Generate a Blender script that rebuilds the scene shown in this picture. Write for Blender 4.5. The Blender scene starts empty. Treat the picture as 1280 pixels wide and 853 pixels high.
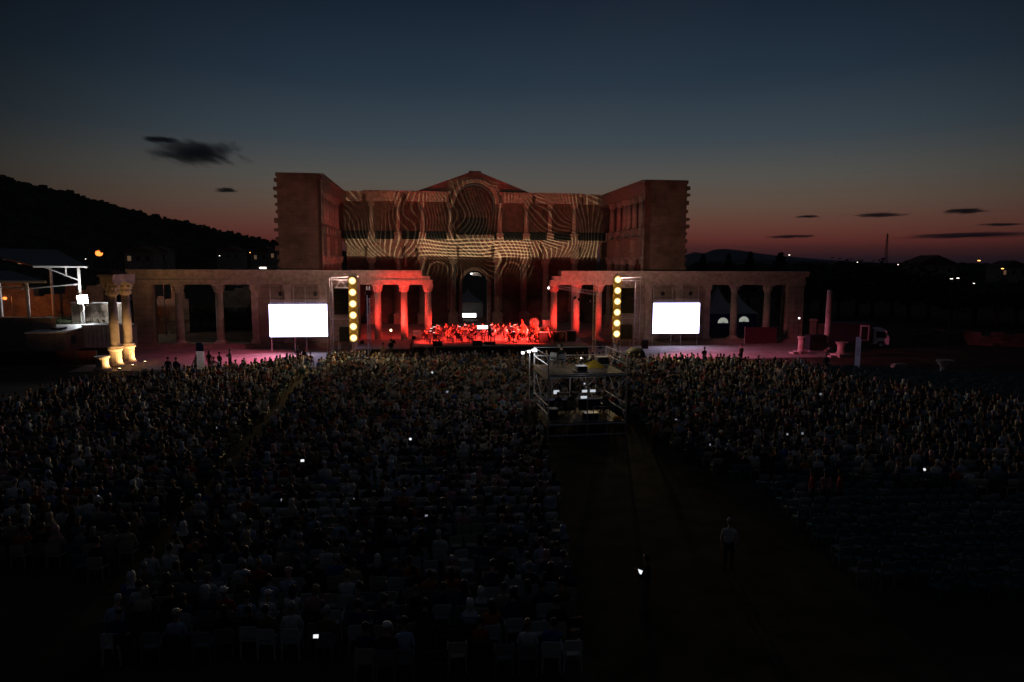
import bpy, bmesh, math, random
import numpy as np
from mathutils import Vector, Matrix
random.seed(7); np.random.seed(7)
scene = bpy.context.scene
COL = scene.collection
PI = math.pi

# ------------------------------------------------------------------ camera
F, H, PITCH, ROLL = 853.0, 10.3, 0.118, 0.005      # focal length in photo pixels, height in metres
cam_d = bpy.data.cameras.new('camera'); cam = bpy.data.objects.new('camera', cam_d); COL.objects.link(cam)
cam_d.sensor_width = 36; cam_d.lens = 36 * F / 1280; cam_d.clip_start = .1; cam_d.clip_end = 30000
_c, _s, _cr, _sr = math.cos(PITCH), math.sin(PITCH), math.cos(ROLL), math.sin(ROLL)
_r, _u, _f = Vector((1, 0, 0)), Vector((0, _s, _c)), Vector((0, _c, -_s))
R2 = _r * _cr + _u * _sr; U2 = _u * _cr - _r * _sr
cam.matrix_world = Matrix(((R2.x, U2.x, -_f.x, 0), (R2.y, U2.y, -_f.y, 0), (R2.z, U2.z, -_f.z, H), (0, 0, 0, 1)))
scene.camera = cam

def ray(px, py):
    return (_f + R2 * ((px - 640) / F) - U2 * ((py - 426.5) / F))
def G(px, py, z=0.0):                 # where the ground (or a level z) is, for surveying the place
    d = ray(px, py); t = (z - H) / d.z
    return Vector((d.x * t, d.y * t, z))
def D(px, py, Y):                     # a point at distance Y
    d = ray(px, py); t = Y / d.y
    return Vector((d.x * t, Y, H + d.z * t))
def project(p):
    v = Vector(p) - Vector((0, 0, H)); d = v.dot(_f)
    return (640 + F * v.dot(R2) / d, 426.5 - F * v.dot(U2) / d) if d > .1 else (-9999, -9999)

# the ancient court: centre of its front line, turned by PHI
HAZE = .00007
PHI = 0.12; CX, CY = -2.58, 82.73
def B(lx, ly, z=0.0):
    c, s = math.cos(PHI), math.sin(PHI)
    return Vector((CX + lx * c - ly * s, CY + lx * s + ly * c, z))

# ------------------------------------------------------------------ helpers
def lin(r, g, b):
    f = lambda c: ((c / 255 + .055) / 1.055) ** 2.4 if c > 10 else c / 255 / 12.92
    return (f(r), f(g), f(b), 1)

class MB:
    def __init__(s): s.v = []; s.f = []; s.m = []
    def add(s, vs, fs, m=0):
        o = len(s.v); s.v += [tuple(p) for p in vs]
        for f in fs: s.f.append(tuple(i + o for i in f)); s.m.append(m)
        return s
    def box(s, x0, x1, y0, y1, z0, z1, m=0):
        return s.add([(x0, y0, z0), (x1, y0, z0), (x1, y1, z0), (x0, y1, z0), (x0, y0, z1), (x1, y0, z1), (x1, y1, z1), (x0, y1, z1)],
              [(3, 2, 1, 0), (4, 5, 6, 7), (0, 1, 5, 4), (1, 2, 6, 5), (2, 3, 7, 6), (3, 0, 4, 7)], m)
    def obox(s, c, size, rz=0.0, m=0, rx=0.0):
        o = len(s.v); hx, hy, hz = size[0] / 2, size[1] / 2, size[2] / 2
        s.box(-hx, hx, -hy, hy, -hz, hz, m)
        M = Matrix.Translation(Vector(c)) @ Matrix.Rotation(rz, 4, 'Z') @ Matrix.Rotation(rx, 4, 'X')
        for i in range(o, len(s.v)): s.v[i] = tuple(M @ Vector(s.v[i]))
        return s
    def bar(s, p, q, r, n=6, m=0, r2=None, caps=True):
        p, q = Vector(p), Vector(q); r2 = r if r2 is None else r2
        d = (q - p).normalized(); a = d.orthogonal().normalized(); b = d.cross(a)
        vs = []
        for k in range(n):
            t = 2 * PI * k / n; vs.append(p + (a * math.cos(t) + b * math.sin(t)) * r)
        for k in range(n):
            t = 2 * PI * k / n; vs.append(q + (a * math.cos(t) + b * math.sin(t)) * r2)
        fs = [(k, (k + 1) % n, n + (k + 1) % n, n + k) for k in range(n)]
        if caps: fs += [tuple(range(n))[::-1], tuple(range(n, 2 * n))]
        return s.add(vs, fs, m)
    def path(s, pts, r, n=5, m=0):
        for a, b in zip(pts, pts[1:]): s.bar(a, b, r, n, m)
        return s
    def lathe(s, prof, n=16, c=(0, 0, 0), m=0, caps=True):
        vs = []; k = len(prof)
        for r, z in prof:
            for i in range(n):
                t = 2 * PI * i / n; vs.append((c[0] + r * math.cos(t), c[1] + r * math.sin(t), c[2] + z))
        fs = [(j * n + i, j * n + (i + 1) % n, (j + 1) * n + (i + 1) % n, (j + 1) * n + i) for j in range(k - 1) for i in range(n)]
        if caps: fs += [tuple(range(n))[::-1], tuple(range((k - 1) * n, k * n))]
        return s.add(vs, fs, m)
    def prism(s, poly, y0, y1, m=0, axis='y'):       # polygon in x,z pushed along y (axis 'x': polygon in y,z along x; 'z': x,y along z)
        n = len(poly)
        def pt(a, b, t): return (a, t, b) if axis == 'y' else (t, a, b) if axis == 'x' else (a, b, t)
        from mathutils.geometry import tessellate_polygon
        tri = tessellate_polygon([[Vector((a, b, 0)) for a, b in poly]])
        vs = [pt(a, b, y0) for a, b in poly] + [pt(a, b, y1) for a, b in poly]
        fs = [tuple(t) for t in tri] + [tuple(i + n for i in t)[::-1] for t in tri]
        fs += [(i, (i + 1) % n, n + (i + 1) % n, n + i) for i in range(n)]
        return s.add(vs, fs, m)
    def blob(s, c, r, seed=0, n=8, k=5, amp=.15, m=0):
        rnd = random.Random(seed); vs = [(c[0], c[1], c[2] - r[2])]
        for j in range(1, k):
            ph = PI * j / k - PI / 2
            for i in range(n):
                t = 2 * PI * i / n + .3 * j; q = 1 + rnd.uniform(-amp, amp)
                vs.append((c[0] + r[0] * q * math.cos(ph) * math.cos(t), c[1] + r[1] * q * math.cos(ph) * math.sin(t), c[2] + r[2] * q * math.sin(ph)))
        vs.append((c[0], c[1], c[2] + r[2])); L = len(vs) - 1
        fs = [(0, 1 + (i + 1) % n, 1 + i) for i in range(n)]
        for j in range(k - 2):
            for i in range(n): a = 1 + j * n; fs.append((a + i, a + (i + 1) % n, a + n + (i + 1) % n, a + n + i))
        a = 1 + (k - 2) * n; fs += [(L, a + i, a + (i + 1) % n) for i in range(n)]
        return s.add(vs, fs, m)
    def mesh(s, name, mats, smooth=False):
        me = bpy.data.meshes.new(name); me.from_pydata(s.v, [], s.f)
        for m in (mats if isinstance(mats, (list, tuple)) else [mats]): me.materials.append(m)
        if len(me.materials) > 1: me.polygons.foreach_set('material_index', s.m)
        bm = bmesh.new(); bm.from_mesh(me); bmesh.ops.recalc_face_normals(bm, faces=bm.faces); bm.to_mesh(me); bm.free()
        if smooth:
            me.polygons.foreach_set('use_smooth', [True] * len(me.polygons))
        me.update(); return me
    def build(s, name, mats, parent=None, loc=None, rz=0.0, smooth=False):
        return link(name, s.mesh(name, mats, smooth), parent, loc, rz)

def link(name, me, parent=None, loc=None, rz=0.0):
    o = bpy.data.objects.new(name, me); COL.objects.link(o)
    if parent: o.parent = parent
    if loc is not None: o.location = loc
    o.rotation_euler[2] = rz
    return o
def tag(o, label=None, cat=None, group=None, kind=None):
    if label: o['label'] = label
    if cat: o['category'] = cat
    if group: o['group'] = group
    if kind: o['kind'] = kind
    return o
def empty(name, loc, label, cat, rz=0.0, group=None):
    o = link(name, None, None, loc, rz); o.empty_display_size = .2
    return tag(o, label, cat, group)
def kids(o): return [c for c in bpy.data.objects if c.parent == o]
def copy_tree(o, ch, loc, rz, label=None, group=None):     # ch: [(child, [grandchildren])]
    r = o.copy(); COL.objects.link(r); r.location = loc; r.rotation_euler = (0, 0, rz)
    if label: r['label'] = label
    if group: r['group'] = group
    for c, gs in ch:
        d = c.copy(); COL.objects.link(d); d.parent = r
        for g in gs: e = g.copy(); COL.objects.link(e); e.parent = d
    return r
def tree_of(o): return [(c, kids(c)) for c in kids(o)]
_ONES = 'first second third fourth fifth sixth seventh eighth ninth tenth eleventh twelfth thirteenth fourteenth fifteenth sixteenth seventeenth eighteenth nineteenth'.split()
def nth(i):
    if i <= 19: return _ONES[i - 1]
    t = {2: 'twent', 3: 'thirt', 4: 'fort', 5: 'fift'}[i // 10]
    return t + 'ieth' if i % 10 == 0 else t + 'y-' + _ONES[i % 10 - 1]

# ------------------------------------------------------------------ materials
def newmat(name):
    m = bpy.data.materials.new(name); m.use_nodes = True; nt = m.node_tree
    return m, nt, nt.nodes['Principled BSDF']
def mat(name, col, rough=.7, vary=.25, scale=3.0, metal=0.0, bump=0.0, spec=.3, detail=6):
    m, nt, b = newmat(name); N = nt.nodes; L = nt.links
    b.inputs['Roughness'].default_value = rough; b.inputs['Metallic'].default_value = metal; b.inputs['Specular IOR Level'].default_value = spec
    tc = N.new('ShaderNodeTexCoord'); nz = N.new('ShaderNodeTexNoise'); nz.inputs['Scale'].default_value = scale; nz.inputs['Detail'].default_value = detail
    L.new(tc.outputs['Object'], nz.inputs['Vector'])
    rp = N.new('ShaderNodeValToRGB'); L.new(nz.outputs['Fac'], rp.inputs['Fac'])
    c = col[:3]
    rp.color_ramp.elements[0].position = .3; rp.color_ramp.elements[1].position = .7
    rp.color_ramp.elements[0].color = tuple(x * (1 - vary) for x in c) + (1,); rp.color_ramp.elements[1].color = tuple(min(1, x * (1 + vary)) for x in c) + (1,)
    L.new(rp.outputs['Color'], b.inputs['Base Color'])
    if bump:
        bp = N.new('ShaderNodeBump'); bp.inputs['Strength'].default_value = bump; bp.inputs['Distance'].default_value = .05
        L.new(nz.outputs['Fac'], bp.inputs['Height']); L.new(bp.outputs['Normal'], b.inputs['Normal'])
    return m
def masonry(name, c1, c2, mortar, bw=.9, bh=.35, stain=.5, bump=.5):
    m, nt, b = newmat(name); N = nt.nodes; L = nt.links
    b.inputs['Roughness'].default_value = .85; b.inputs['Specular IOR Level'].default_value = .2
    tc = N.new('ShaderNodeTexCoord'); sp = N.new('ShaderNodeSeparateXYZ'); L.new(tc.outputs['Object'], sp.inputs[0])
    ad = N.new('ShaderNodeMath'); L.new(sp.outputs['X'], ad.inputs[0]); L.new(sp.outputs['Y'], ad.inputs[1])
    cb = N.new('ShaderNodeCombineXYZ'); L.new(ad.outputs[0], cb.inputs['X']); L.new(sp.outputs['Z'], cb.inputs['Y'])
    nz0 = N.new('ShaderNodeTexNoise'); nz0.inputs['Scale'].default_value = 1.3; L.new(tc.outputs['Object'], nz0.inputs['Vector'])
    mx0 = N.new('ShaderNodeMixRGB'); mx0.inputs['Fac'].default_value = .025; L.new(cb.outputs[0], mx0.inputs[1]); L.new(nz0.outputs['Color'], mx0.inputs[2])
    br = N.new('ShaderNodeTexBrick'); br.inputs['Scale'].default_value = 1
    br.inputs['Brick Width'].default_value = bw; br.inputs['Row Height'].default_value = bh; br.inputs['Mortar Size'].default_value = .018
    br.inputs['Color1'].default_value = c1; br.inputs['Color2'].default_value = c2; br.inputs['Mortar'].default_value = mortar
    L.new(mx0.outputs[0], br.inputs['Vector'])
    nz = N.new('ShaderNodeTexNoise'); nz.inputs['Scale'].default_value = .45; nz.inputs['Detail'].default_value = 8; nz.inputs['Roughness'].default_value = .65
    L.new(tc.outputs['Object'], nz.inputs['Vector'])
    rp = N.new('ShaderNodeValToRGB'); rp.color_ramp.elements[0].position = .35; rp.color_ramp.elements[1].position = .7
    rp.color_ramp.elements[0].color = (1 - stain,) * 3 + (1,); rp.color_ramp.elements[1].color = (1.1, 1.08, 1.05, 1); L.new(nz.outputs['Fac'], rp.inputs['Fac'])
    mu = N.new('ShaderNodeMixRGB'); mu.blend_type = 'MULTIPLY'; mu.inputs['Fac'].default_value = 1
    L.new(br.outputs['Color'], mu.inputs[1]); L.new(rp.outputs['Color'], mu.inputs[2]); L.new(mu.outputs[0], b.inputs['Base Color'])
    bp = N.new('ShaderNodeBump'); bp.inputs['Strength'].default_value = bump; bp.inputs['Distance'].default_value = .06
    sb = N.new('ShaderNodeMath'); sb.operation = 'SUBTRACT'; L.new(nz.outputs['Fac'], sb.inputs[0]); L.new(br.outputs['Fac'], sb.inputs[1])
    L.new(sb.outputs[0], bp.inputs['Height']); L.new(bp.outputs['Normal'], b.inputs['Normal'])
    return m
def emit(name, col, strength):
    m = bpy.data.materials.new(name); m.use_nodes = True; nt = m.node_tree; nt.nodes.clear()
    o = nt.nodes.new('ShaderNodeOutputMaterial'); e = nt.nodes.new('ShaderNodeEmission')
    e.inputs['Color'].default_value = tuple(col[:3]) + (1,); e.inputs['Strength'].default_value = strength; nt.links.new(e.outputs[0], o.inputs[0])
    return m
def objcol(name, rough=.8):               # cloth whose colour belongs to each object
    m, nt, b = newmat(name); b.inputs['Roughness'].default_value = rough; b.inputs['Specular IOR Level'].default_value = .15
    oi = nt.nodes.new('ShaderNodeObjectInfo'); nz = nt.nodes.new('ShaderNodeTexNoise'); nz.inputs['Scale'].default_value = 9
    mx = nt.nodes.new('ShaderNodeMixRGB'); mx.blend_type = 'MULTIPLY'; mx.inputs['Fac'].default_value = .45
    nt.links.new(oi.outputs['Color'], mx.inputs[1]); nt.links.new(nz.outputs['Fac'], mx.inputs[2]); nt.links.new(mx.outputs[0], b.inputs['Base Color'])
    return m
def randramp(name, cols, rough=.7):
    m, nt, b = newmat(name); b.inputs['Roughness'].default_value = rough; b.inputs['Specular IOR Level'].default_value = .2
    oi = nt.nodes.new('ShaderNodeObjectInfo'); rp = nt.nodes.new('ShaderNodeValToRGB'); rp.color_ramp.interpolation = 'CONSTANT'
    e = rp.color_ramp.elements
    while len(e) < len(cols): e.new(.5)
    for i, c in enumerate(cols): e[i].position = i / len(cols); e[i].color = tuple(c) + (1,)
    nt.links.new(oi.outputs['Random'], rp.inputs['Fac']); nt.links.new(rp.outputs['Color'], b.inputs['Base Color'])
    return m

M = {}
M['brick'] = masonry('tower_brickwork', (.27, .165, .125, 1), (.22, .135, .10, 1), (.20, .135, .10, 1), 1.1, .42, .5, .6)
M['marble_block'] = masonry('marble_ashlar', (.42, .35, .28, 1), (.35, .29, .23, 1), (.18, .14, .11, 1), 1.5, .62, .4)
M['rubble'] = masonry('ruin_rubble', (.30, .24, .18, 1), (.20, .15, .11, 1), (.12, .1, .08, 1), .55, .33, .6, .9)
M['marble'] = mat('weathered_marble', (.45, .38, .31), .7, .28, 1.6, bump=.35)
M['marble_trim'] = mat('marble_cornice', (.42, .35, .28), .75, .3, 2.2, bump=.4)
M['stucco'] = mat('dark_plaster_wall', (.13, .088, .072), .9, .35, 1.1, bump=.4)
M['ground'] = mat('dry_earth', (.06, .05, .034), .95, .5, .35, bump=.5, spec=.05)
M['gravel'] = mat('aisle_gravel', (.07, .052, .032), .95, .45, .8, bump=.5, spec=.05)
M['steel'] = mat('galvanised_steel', (.66, .66, .67), .4, .2, 5, metal=.25, spec=.5)
M['blacksteel'] = mat('black_metal', (.025, .025, .028), .5, .3, 6, metal=.3)
M['black'] = mat('black_cloth', (.012, .012, .014), .9, .4, 2)
M['blackbox'] = mat('black_paint', (.02, .02, .022), .6, .3, 5)
M['wood'] = mat('deck_plywood', (.17, .12, .08), .7, .4, 2.2)
M['stagefloor'] = mat('stage_floor', (.30, .25, .22), .55, .3, 1.4)
M['white'] = mat('white_paint', (.72, .72, .7), .5, .12, 2)
M['whitemetal'] = mat('painted_white_steel', (.55, .54, .5), .5, .15, 3)
M['maroon'] = mat('maroon_panel', (.09, .025, .03), .7, .3, 2)
M['mauve'] = mat('mauve_grey_panel', (.2, .17, .18), .7, .25, 2)
M['leaf'] = mat('dark_foliage', (.035, .05, .022), .9, .5, 2)
M['bark'] = mat('bark', (.06, .045, .035), .95, .4, 6, bump=.5)
M['hill'] = mat('scrub_hillside', (.03, .032, .022), 1, .5, .02)
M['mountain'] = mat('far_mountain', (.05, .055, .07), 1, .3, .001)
M['tarp'] = mat('yellow_tarpaulin', (.62, .42, .05), .6, .2, 3)
_nt = M['tarp'].node_tree; _tl = _nt.nodes.new('ShaderNodeBsdfTranslucent'); _tl.inputs['Color'].default_value = (.75, .5, .06, 1); _mx = _nt.nodes.new('ShaderNodeMixShader'); _mx.inputs[0].default_value = .6
_nt.links.new(_nt.nodes['Principled BSDF'].outputs[0], _mx.inputs[1]); _nt.links.new(_tl.outputs[0], _mx.inputs[2]); _nt.links.new(_mx.outputs[0], _nt.nodes['Material Output'].inputs[0])
M['bluecloth'] = mat('blue_table_cloth', (.03, .05, .13), .85, .3, 3)
M['tent'] = mat('tent_canvas', (.5, .5, .5), .8, .12, 1)
M['roofmetal'] = mat('corrugated_roof', (.16, .16, .17), .6, .3, 2)
M['rooftile'] = mat('clay_roof', (.2, .09, .05), .9, .3, 2)
M['plaster'] = mat('house_plaster', (.45, .4, .32), .9, .2, 1.2)
M['bluebanner'] = mat('blue_banner_cloth', (.05, .09, .3), .8, .15, 2)
M['whitebanner'] = mat('white_banner_cloth', (.6, .6, .64), .8, .1, 2)
M['ink'] = mat('dark_lettering', (.02, .02, .04), .8, .1, 2)
M['palelet'] = mat('pale_lettering', (.65, .65, .7), .8, .1, 2)
M['varnish'] = mat('varnished_wood', (.28, .09, .03), .3, .3, 4, spec=.5)
M['brass'] = mat('brass', (.7, .45, .15), .25, .1, 4, metal=.9)
M['skin2'] = mat('drum_head', (.7, .66, .6), .6, .08, 3)
M['glass'] = mat('dark_glass', (.02, .025, .03), .15, .1, 2, spec=.6)
M['rubber'] = mat('tyre_rubber', (.02, .02, .02), .9, .2, 6)
M['cloth'] = objcol('worn_cloth')
M['hair'] = objcol('head_hair', .5); M['hair'].node_tree.nodes['Principled BSDF'].inputs['Specular IOR Level'].default_value = .4
M['skin'] = randramp('bare_skin', [(.45, .27, .19), (.38, .22, .15), (.5, .31, .22), (.3, .17, .11)])
M['trousers'] = randramp('trouser_cloth', [(.03, .035, .06), (.02, .02, .022), (.12, .1, .08), (.05, .05, .055), (.04, .05, .09), (.2, .17, .13)], .85)
M['shoe'] = mat('dark_shoes', (.03, .025, .022), .6, .2, 5)
M['chairplastic'] = objcol('chair_plastic', .4)
M['screen'] = emit('lit_video_wall', (.66, .62, 1.0), 7.5)
M['bulb_core'] = emit('blinder_filament', (1.0, .85, .48), 1.7)
M['bulb_rim'] = emit('blinder_reflector', (1.0, .52, .05), .8)  # amber emission paints the bulb's glow onto the reflector ring
M['redlamp'] = emit('red_stage_lamp', (1.0, .18, .14), 5)
M['whitelamp'] = emit('white_lamp', (.95, .97, 1.0), 30)
M['warmlamp'] = emit('warm_lamp', (1.0, .72, .38), 8)
M['sodium'] = emit('sodium_lamp', (1.0, .22, .04), 2.6)
M['phone'] = emit('phone_display', (.9, .93, 1.0), 1.1)
M['phone_dim'] = emit('dim_phone_display', (.8, .85, 1.0), .22)
M['monitor'] = emit('monitor_display', (.85, .92, 1.0), .6)
M['standlight'] = emit('stand_light_glow', (1, .85, .8), 1.6)
M['litwin'] = emit('lit_window', (1.0, .55, .3), .10)
M['fanlight'] = emit('lit_fanlight', (.85, .9, .75), .38)
M['townlamp'] = emit('town_lamp', (1.0, .9, .75), 6)
M['townorange'] = emit('town_sodium_lamp', (1.0, .42, .10), 8)

# ------------------------------------------------------------------ sky
w = bpy.data.worlds.new('World'); scene.world = w; w.use_nodes = True
nt = w.node_tree; nt.nodes.clear(); N, L = nt.nodes, nt.links
out = N.new('ShaderNodeOutputWorld'); bg = N.new('ShaderNodeBackground'); L.new(bg.outputs[0], out.inputs[0])
sky = N.new('ShaderNodeTexSky'); sky.sky_type = 'NISHITA'; sky.sun_disc = False
SUN_EL, SUN_AZ = math.radians(-4.5), math.radians(4)
sky.sun_elevation = SUN_EL; sky.sun_rotation = SUN_AZ
tc = N.new('ShaderNodeTexCoord'); sp = N.new('ShaderNodeSeparateXYZ'); L.new(tc.outputs['Generated'], sp.inputs[0])
asn = N.new('ShaderNodeMath'); asn.operation = 'ARCSINE'; L.new(sp.outputs['Z'], asn.inputs[0])
mr = N.new('ShaderNodeMapRange'); mr.inputs['From Min'].default_value = math.radians(-1); mr.inputs['From Max'].default_value = math.radians(49); L.new(asn.outputs[0], mr.inputs['Value'])
rp = N.new('ShaderNodeValToRGB'); L.new(mr.outputs[0], rp.inputs['Fac'])
STOPS = [(-1, (26, 23, 30)), (0.25, (44, 29, 36)), (1.6, (101, 48, 45)), (2.8, (101, 62, 54)), (4.6, (93, 77, 67)), (6.6, (82, 80, 76)), (9.5, (57, 68, 76)), (14, (35, 50, 64)), (21, (17, 28, 44)), (30, (12, 20, 34)), (48, (32, 37, 46))]
el = rp.color_ramp.elements
while len(el) < len(STOPS): el.new(.5)
for i, (e, c) in enumerate(STOPS): el[i].position = (e + 1) / 50; el[i].color = lin(*c)
# fall-off away from the afterglow's azimuth
dt = N.new('ShaderNodeVectorMath'); dt.operation = 'DOT_PRODUCT'; L.new(tc.outputs['Generated'], dt.inputs[0]); dt.inputs[1].default_value = (math.sin(SUN_AZ), math.cos(SUN_AZ), 0)
az = N.new('ShaderNodeMapRange'); az.interpolation_type = 'SMOOTHSTEP'; az.inputs['From Min'].default_value = .66; az.inputs['From Max'].default_value = .985
az.inputs['To Min'].default_value = .16; az.inputs['To Max'].default_value = 1.0; L.new(dt.outputs['Value'], az.inputs['Value'])
hi = N.new('ShaderNodeMapRange'); hi.interpolation_type = 'SMOOTHSTEP'; hi.inputs['From Min'].default_value = .45; hi.inputs['From Max'].default_value = .85; L.new(sp.outputs['Z'], hi.inputs['Value'])
mxz = N.new('ShaderNodeMath'); mxz.operation = 'MAXIMUM'; L.new(az.outputs[0], mxz.inputs[0]); L.new(hi.outputs[0], mxz.inputs[1])
ml = N.new('ShaderNodeVectorMath'); ml.operation = 'SCALE'; L.new(rp.outputs['Color'], ml.inputs[0]); L.new(mxz.outputs[0], ml.inputs['Scale'])
ns = N.new('ShaderNodeVectorMath'); ns.operation = 'SCALE'; L.new(sky.outputs[0], ns.inputs[0]); ns.inputs['Scale'].default_value = .05
sm = N.new('ShaderNodeVectorMath'); sm.operation = 'ADD'; L.new(ml.outputs[0], sm.inputs[0]); L.new(ns.outputs[0], sm.inputs[1])
L.new(sm.outputs[0], bg.inputs['Color']); bg.inputs['Strength'].default_value = 1.0

def sky_cloud(px0, px1, py, thick, seed, Y=2600, wob=1.0, tilt=0.0):     # a dark stratus bank: soft vapour in a flat volume
    a, b = D(px0, py, Y), D(px1, py + tilt, Y); c = (a + b) / 2; c.z = (a.z + b.z) / 2
    rx, rz = (b.x - a.x) / 2, thick / F * Y / 2
    mb = MB().blob((0, 0, 0), (1.05, 1.05, 1.05), seed, 20, 12, 0)
    m = bpy.data.materials.new('cloud_vapour'); m.use_nodes = True; t = m.node_tree; t.nodes.clear(); n, l = t.nodes, t.links
    o = n.new('ShaderNodeOutputMaterial'); v = n.new('ShaderNodeVolumePrincipled'); l.new(v.outputs[0], o.inputs['Volume'])
    v.inputs['Color'].default_value = (.35, .4, .5, 1)
    tcx = n.new('ShaderNodeTexCoord'); ln = n.new('ShaderNodeVectorMath'); ln.operation = 'LENGTH'; l.new(tcx.outputs['Object'], ln.inputs[0])
    mp = n.new('ShaderNodeMapping'); mp.inputs['Scale'].default_value = (1.1 * rx / 340, .25, .9); mp.inputs['Location'].default_value = (seed * 3.1, seed, 0); l.new(tcx.outputs['Object'], mp.inputs[0])
    nz = n.new('ShaderNodeTexNoise'); nz.inputs['Scale'].default_value = 2.3; nz.inputs['Detail'].default_value = 6; nz.inputs['Roughness'].default_value = .68; l.new(mp.outputs[0], nz.inputs['Vector'])
    e1 = n.new('ShaderNodeMapRange'); e1.inputs['From Min'].default_value = 1.0; e1.inputs['From Max'].default_value = .1; e1.inputs['To Min'].default_value = -.27; e1.inputs['To Max'].default_value = .14; l.new(ln.outputs['Value'], e1.inputs['Value'])
    ad = n.new('ShaderNodeMath'); l.new(nz.outputs['Fac'], ad.inputs[0]); l.new(e1.outputs[0], ad.inputs[1])
    e2 = n.new('ShaderNodeMapRange'); e2.inputs['From Min'].default_value = .38; e2.inputs['From Max'].default_value = .56; e2.inputs['To Max'].default_value = 4.5 / rx; l.new(ad.outputs[0], e2.inputs['Value'])
    l.new(e2.outputs[0], v.inputs['Density'])
    ob = mb.build('cloud', m, None, c); ob.scale = (rx, rx * .8, rz); ob.rotation_euler[1] = -math.atan2(b.z - a.z, b.x - a.x)
    return tag(ob, None, None, None, 'stuff')
CL = [(165, 330, 189, 40, 1, 4), (166, 232, 174, 10, 2, 2), (262, 304, 238, 9, 3, 0), (985, 1035, 271, 5, 4, 0), (1045, 1150, 269, 7, 5, 0), (1172, 1242, 264, 10, 6, 0),
      (945, 1030, 297, 6, 7, -2), (1090, 1330, 297, 10, 8, -5), (1215, 1290, 281, 5, 9, 0)]
CLL = ['large dark cloud bank above the wooded hill', 'thin dark streak at the upper end of the large cloud', 'small dark cloud puffs above the hill end', 'short dark cloud streak in red sky', 'long thin cloud streak over the lattice mast', 'lens shaped dark cloud right of the mast',
       'low dark streak over the conifers', 'long low cloud bar touching the mast top', 'small faint streak below the lens shaped cloud']
for (a, b_, y, t, sd, ti), lb in zip(CL, CLL):
    o = sky_cloud(a, b_, y, t, sd, 9800, 1, ti); o['label'] = lb; o['category'] = 'cloud'

# ------------------------------------------------------------------ ground, plaza, hills
mb = MB()
g = 8980
mb.add([(-g, -50, 0), (g, -50, 0), (g, 8150, 0), (-g, 8150, 0)], [(0, 1, 2, 3)])
tag(mb.build('ground', M['ground']), None, None, None, 'structure')
def sheet(name, pts, z, m):
    return tag(MB().add([(p[0], p[1], z) for p in pts], [tuple(range(len(pts)))]).build(name, m), None, None, None, 'structure')
M['paving'] = masonry('plaza_slabs', (.42, .37, .33, 1), (.33, .29, .26, 1), (.16, .13, .11, 1), 1.2, .8, .35, .3)
def flat_xy(m):                                    # lay the slab pattern on x,y instead of x,z
    nt = m.node_tree
    cb = [n for n in nt.nodes if n.type == 'COMBXYZ'][0]; sp = [n for n in nt.nodes if n.type == 'SEPXYZ'][0]
    nt.links.new(sp.outputs['X'], cb.inputs['X']); nt.links.new(sp.outputs['Y'], cb.inputs['Y'])
flat_xy(M['paving'])
sheet('plaza_paving', [B(-40, -17), B(37, -13.5), B(41, .3), B(-41.5, .3)], .02, M['paving'])
sheet('court_floor', [B(-20.4, .4), B(20.4, .4), B(20.4, 29), B(-20.4, 29)], .016, M['paving'])
sheet('aisle_path', [(2.2, 14, 0), (9.5, 14, 0), (10.2, 26, 0), (8.3, 44, 0), (1.0, 44, 0), (1.8, 38, 0)], .008, M['gravel'])
sheet('side_path', [(-12.6, 20, 0), (-11.6, 20, 0), (-13.9, 36, 0), (-17.0, 56, 0), (-17.8, 56, 0), (-14.7, 36, 0)], .012, M['gravel'])

def terrain(name, xs, ys, hf, m):
    mb = MB(); nx, ny = len(xs), len(ys)
    vs = [(x, y, hf(x, y)) for y in ys for x in xs]
    mb.add(vs, [(j * nx + i, j * nx + i + 1, (j + 1) * nx + i + 1, (j + 1) * nx + i) for j in range(ny - 1) for i in range(nx - 1)])
    return tag(mb.build(name, m, smooth=True), None, None, None, 'structure')
PROF = [(-600, 130), (-300, 175), (-120, 205), (0, 229), (42, 239), (93, 250), (112, 257), (149, 266), (191, 278), (225, 284), (259, 295), (298, 301), (326, 306), (347, 313), (400, 321), (470, 326)]
HX = [D(p, y, 620).x for p, y in PROF]; HZ = [max(0, D(p, y, 620).z) for p, y in PROF]
def hill_h(x, y):
    z = float(np.interp(x, HX, HZ)); t = (y - 620) / (330 if y < 620 else 500)
    q = max(0, 1 - abs(t)); q = q * q * (3 - 2 * q)
    return -1 + (z + 1) * q
terrain('hill', np.linspace(HX[0] - 50, HX[-1] + 20, 90), np.linspace(285, 1150, 40), hill_h, M['hill'])
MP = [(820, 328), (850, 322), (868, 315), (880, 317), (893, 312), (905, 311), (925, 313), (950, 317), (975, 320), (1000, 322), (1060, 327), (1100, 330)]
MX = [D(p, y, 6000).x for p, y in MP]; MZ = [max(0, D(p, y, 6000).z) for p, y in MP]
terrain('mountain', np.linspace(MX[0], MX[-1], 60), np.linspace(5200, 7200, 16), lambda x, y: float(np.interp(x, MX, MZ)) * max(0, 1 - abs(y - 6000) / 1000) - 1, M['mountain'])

def leaf_card(mb, c, s, rnd, m=0):
    a = Vector((rnd.gauss(0, 1), rnd.gauss(0, 1), rnd.gauss(0, 1))).normalized(); b = a.orthogonal().normalized(); n = a.cross(b)
    c = Vector(c); mb.add([c - a * s, c + b * s * .55, c + a * s, c - b * s * .55], [(0, 1, 2, 3)], m)
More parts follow.
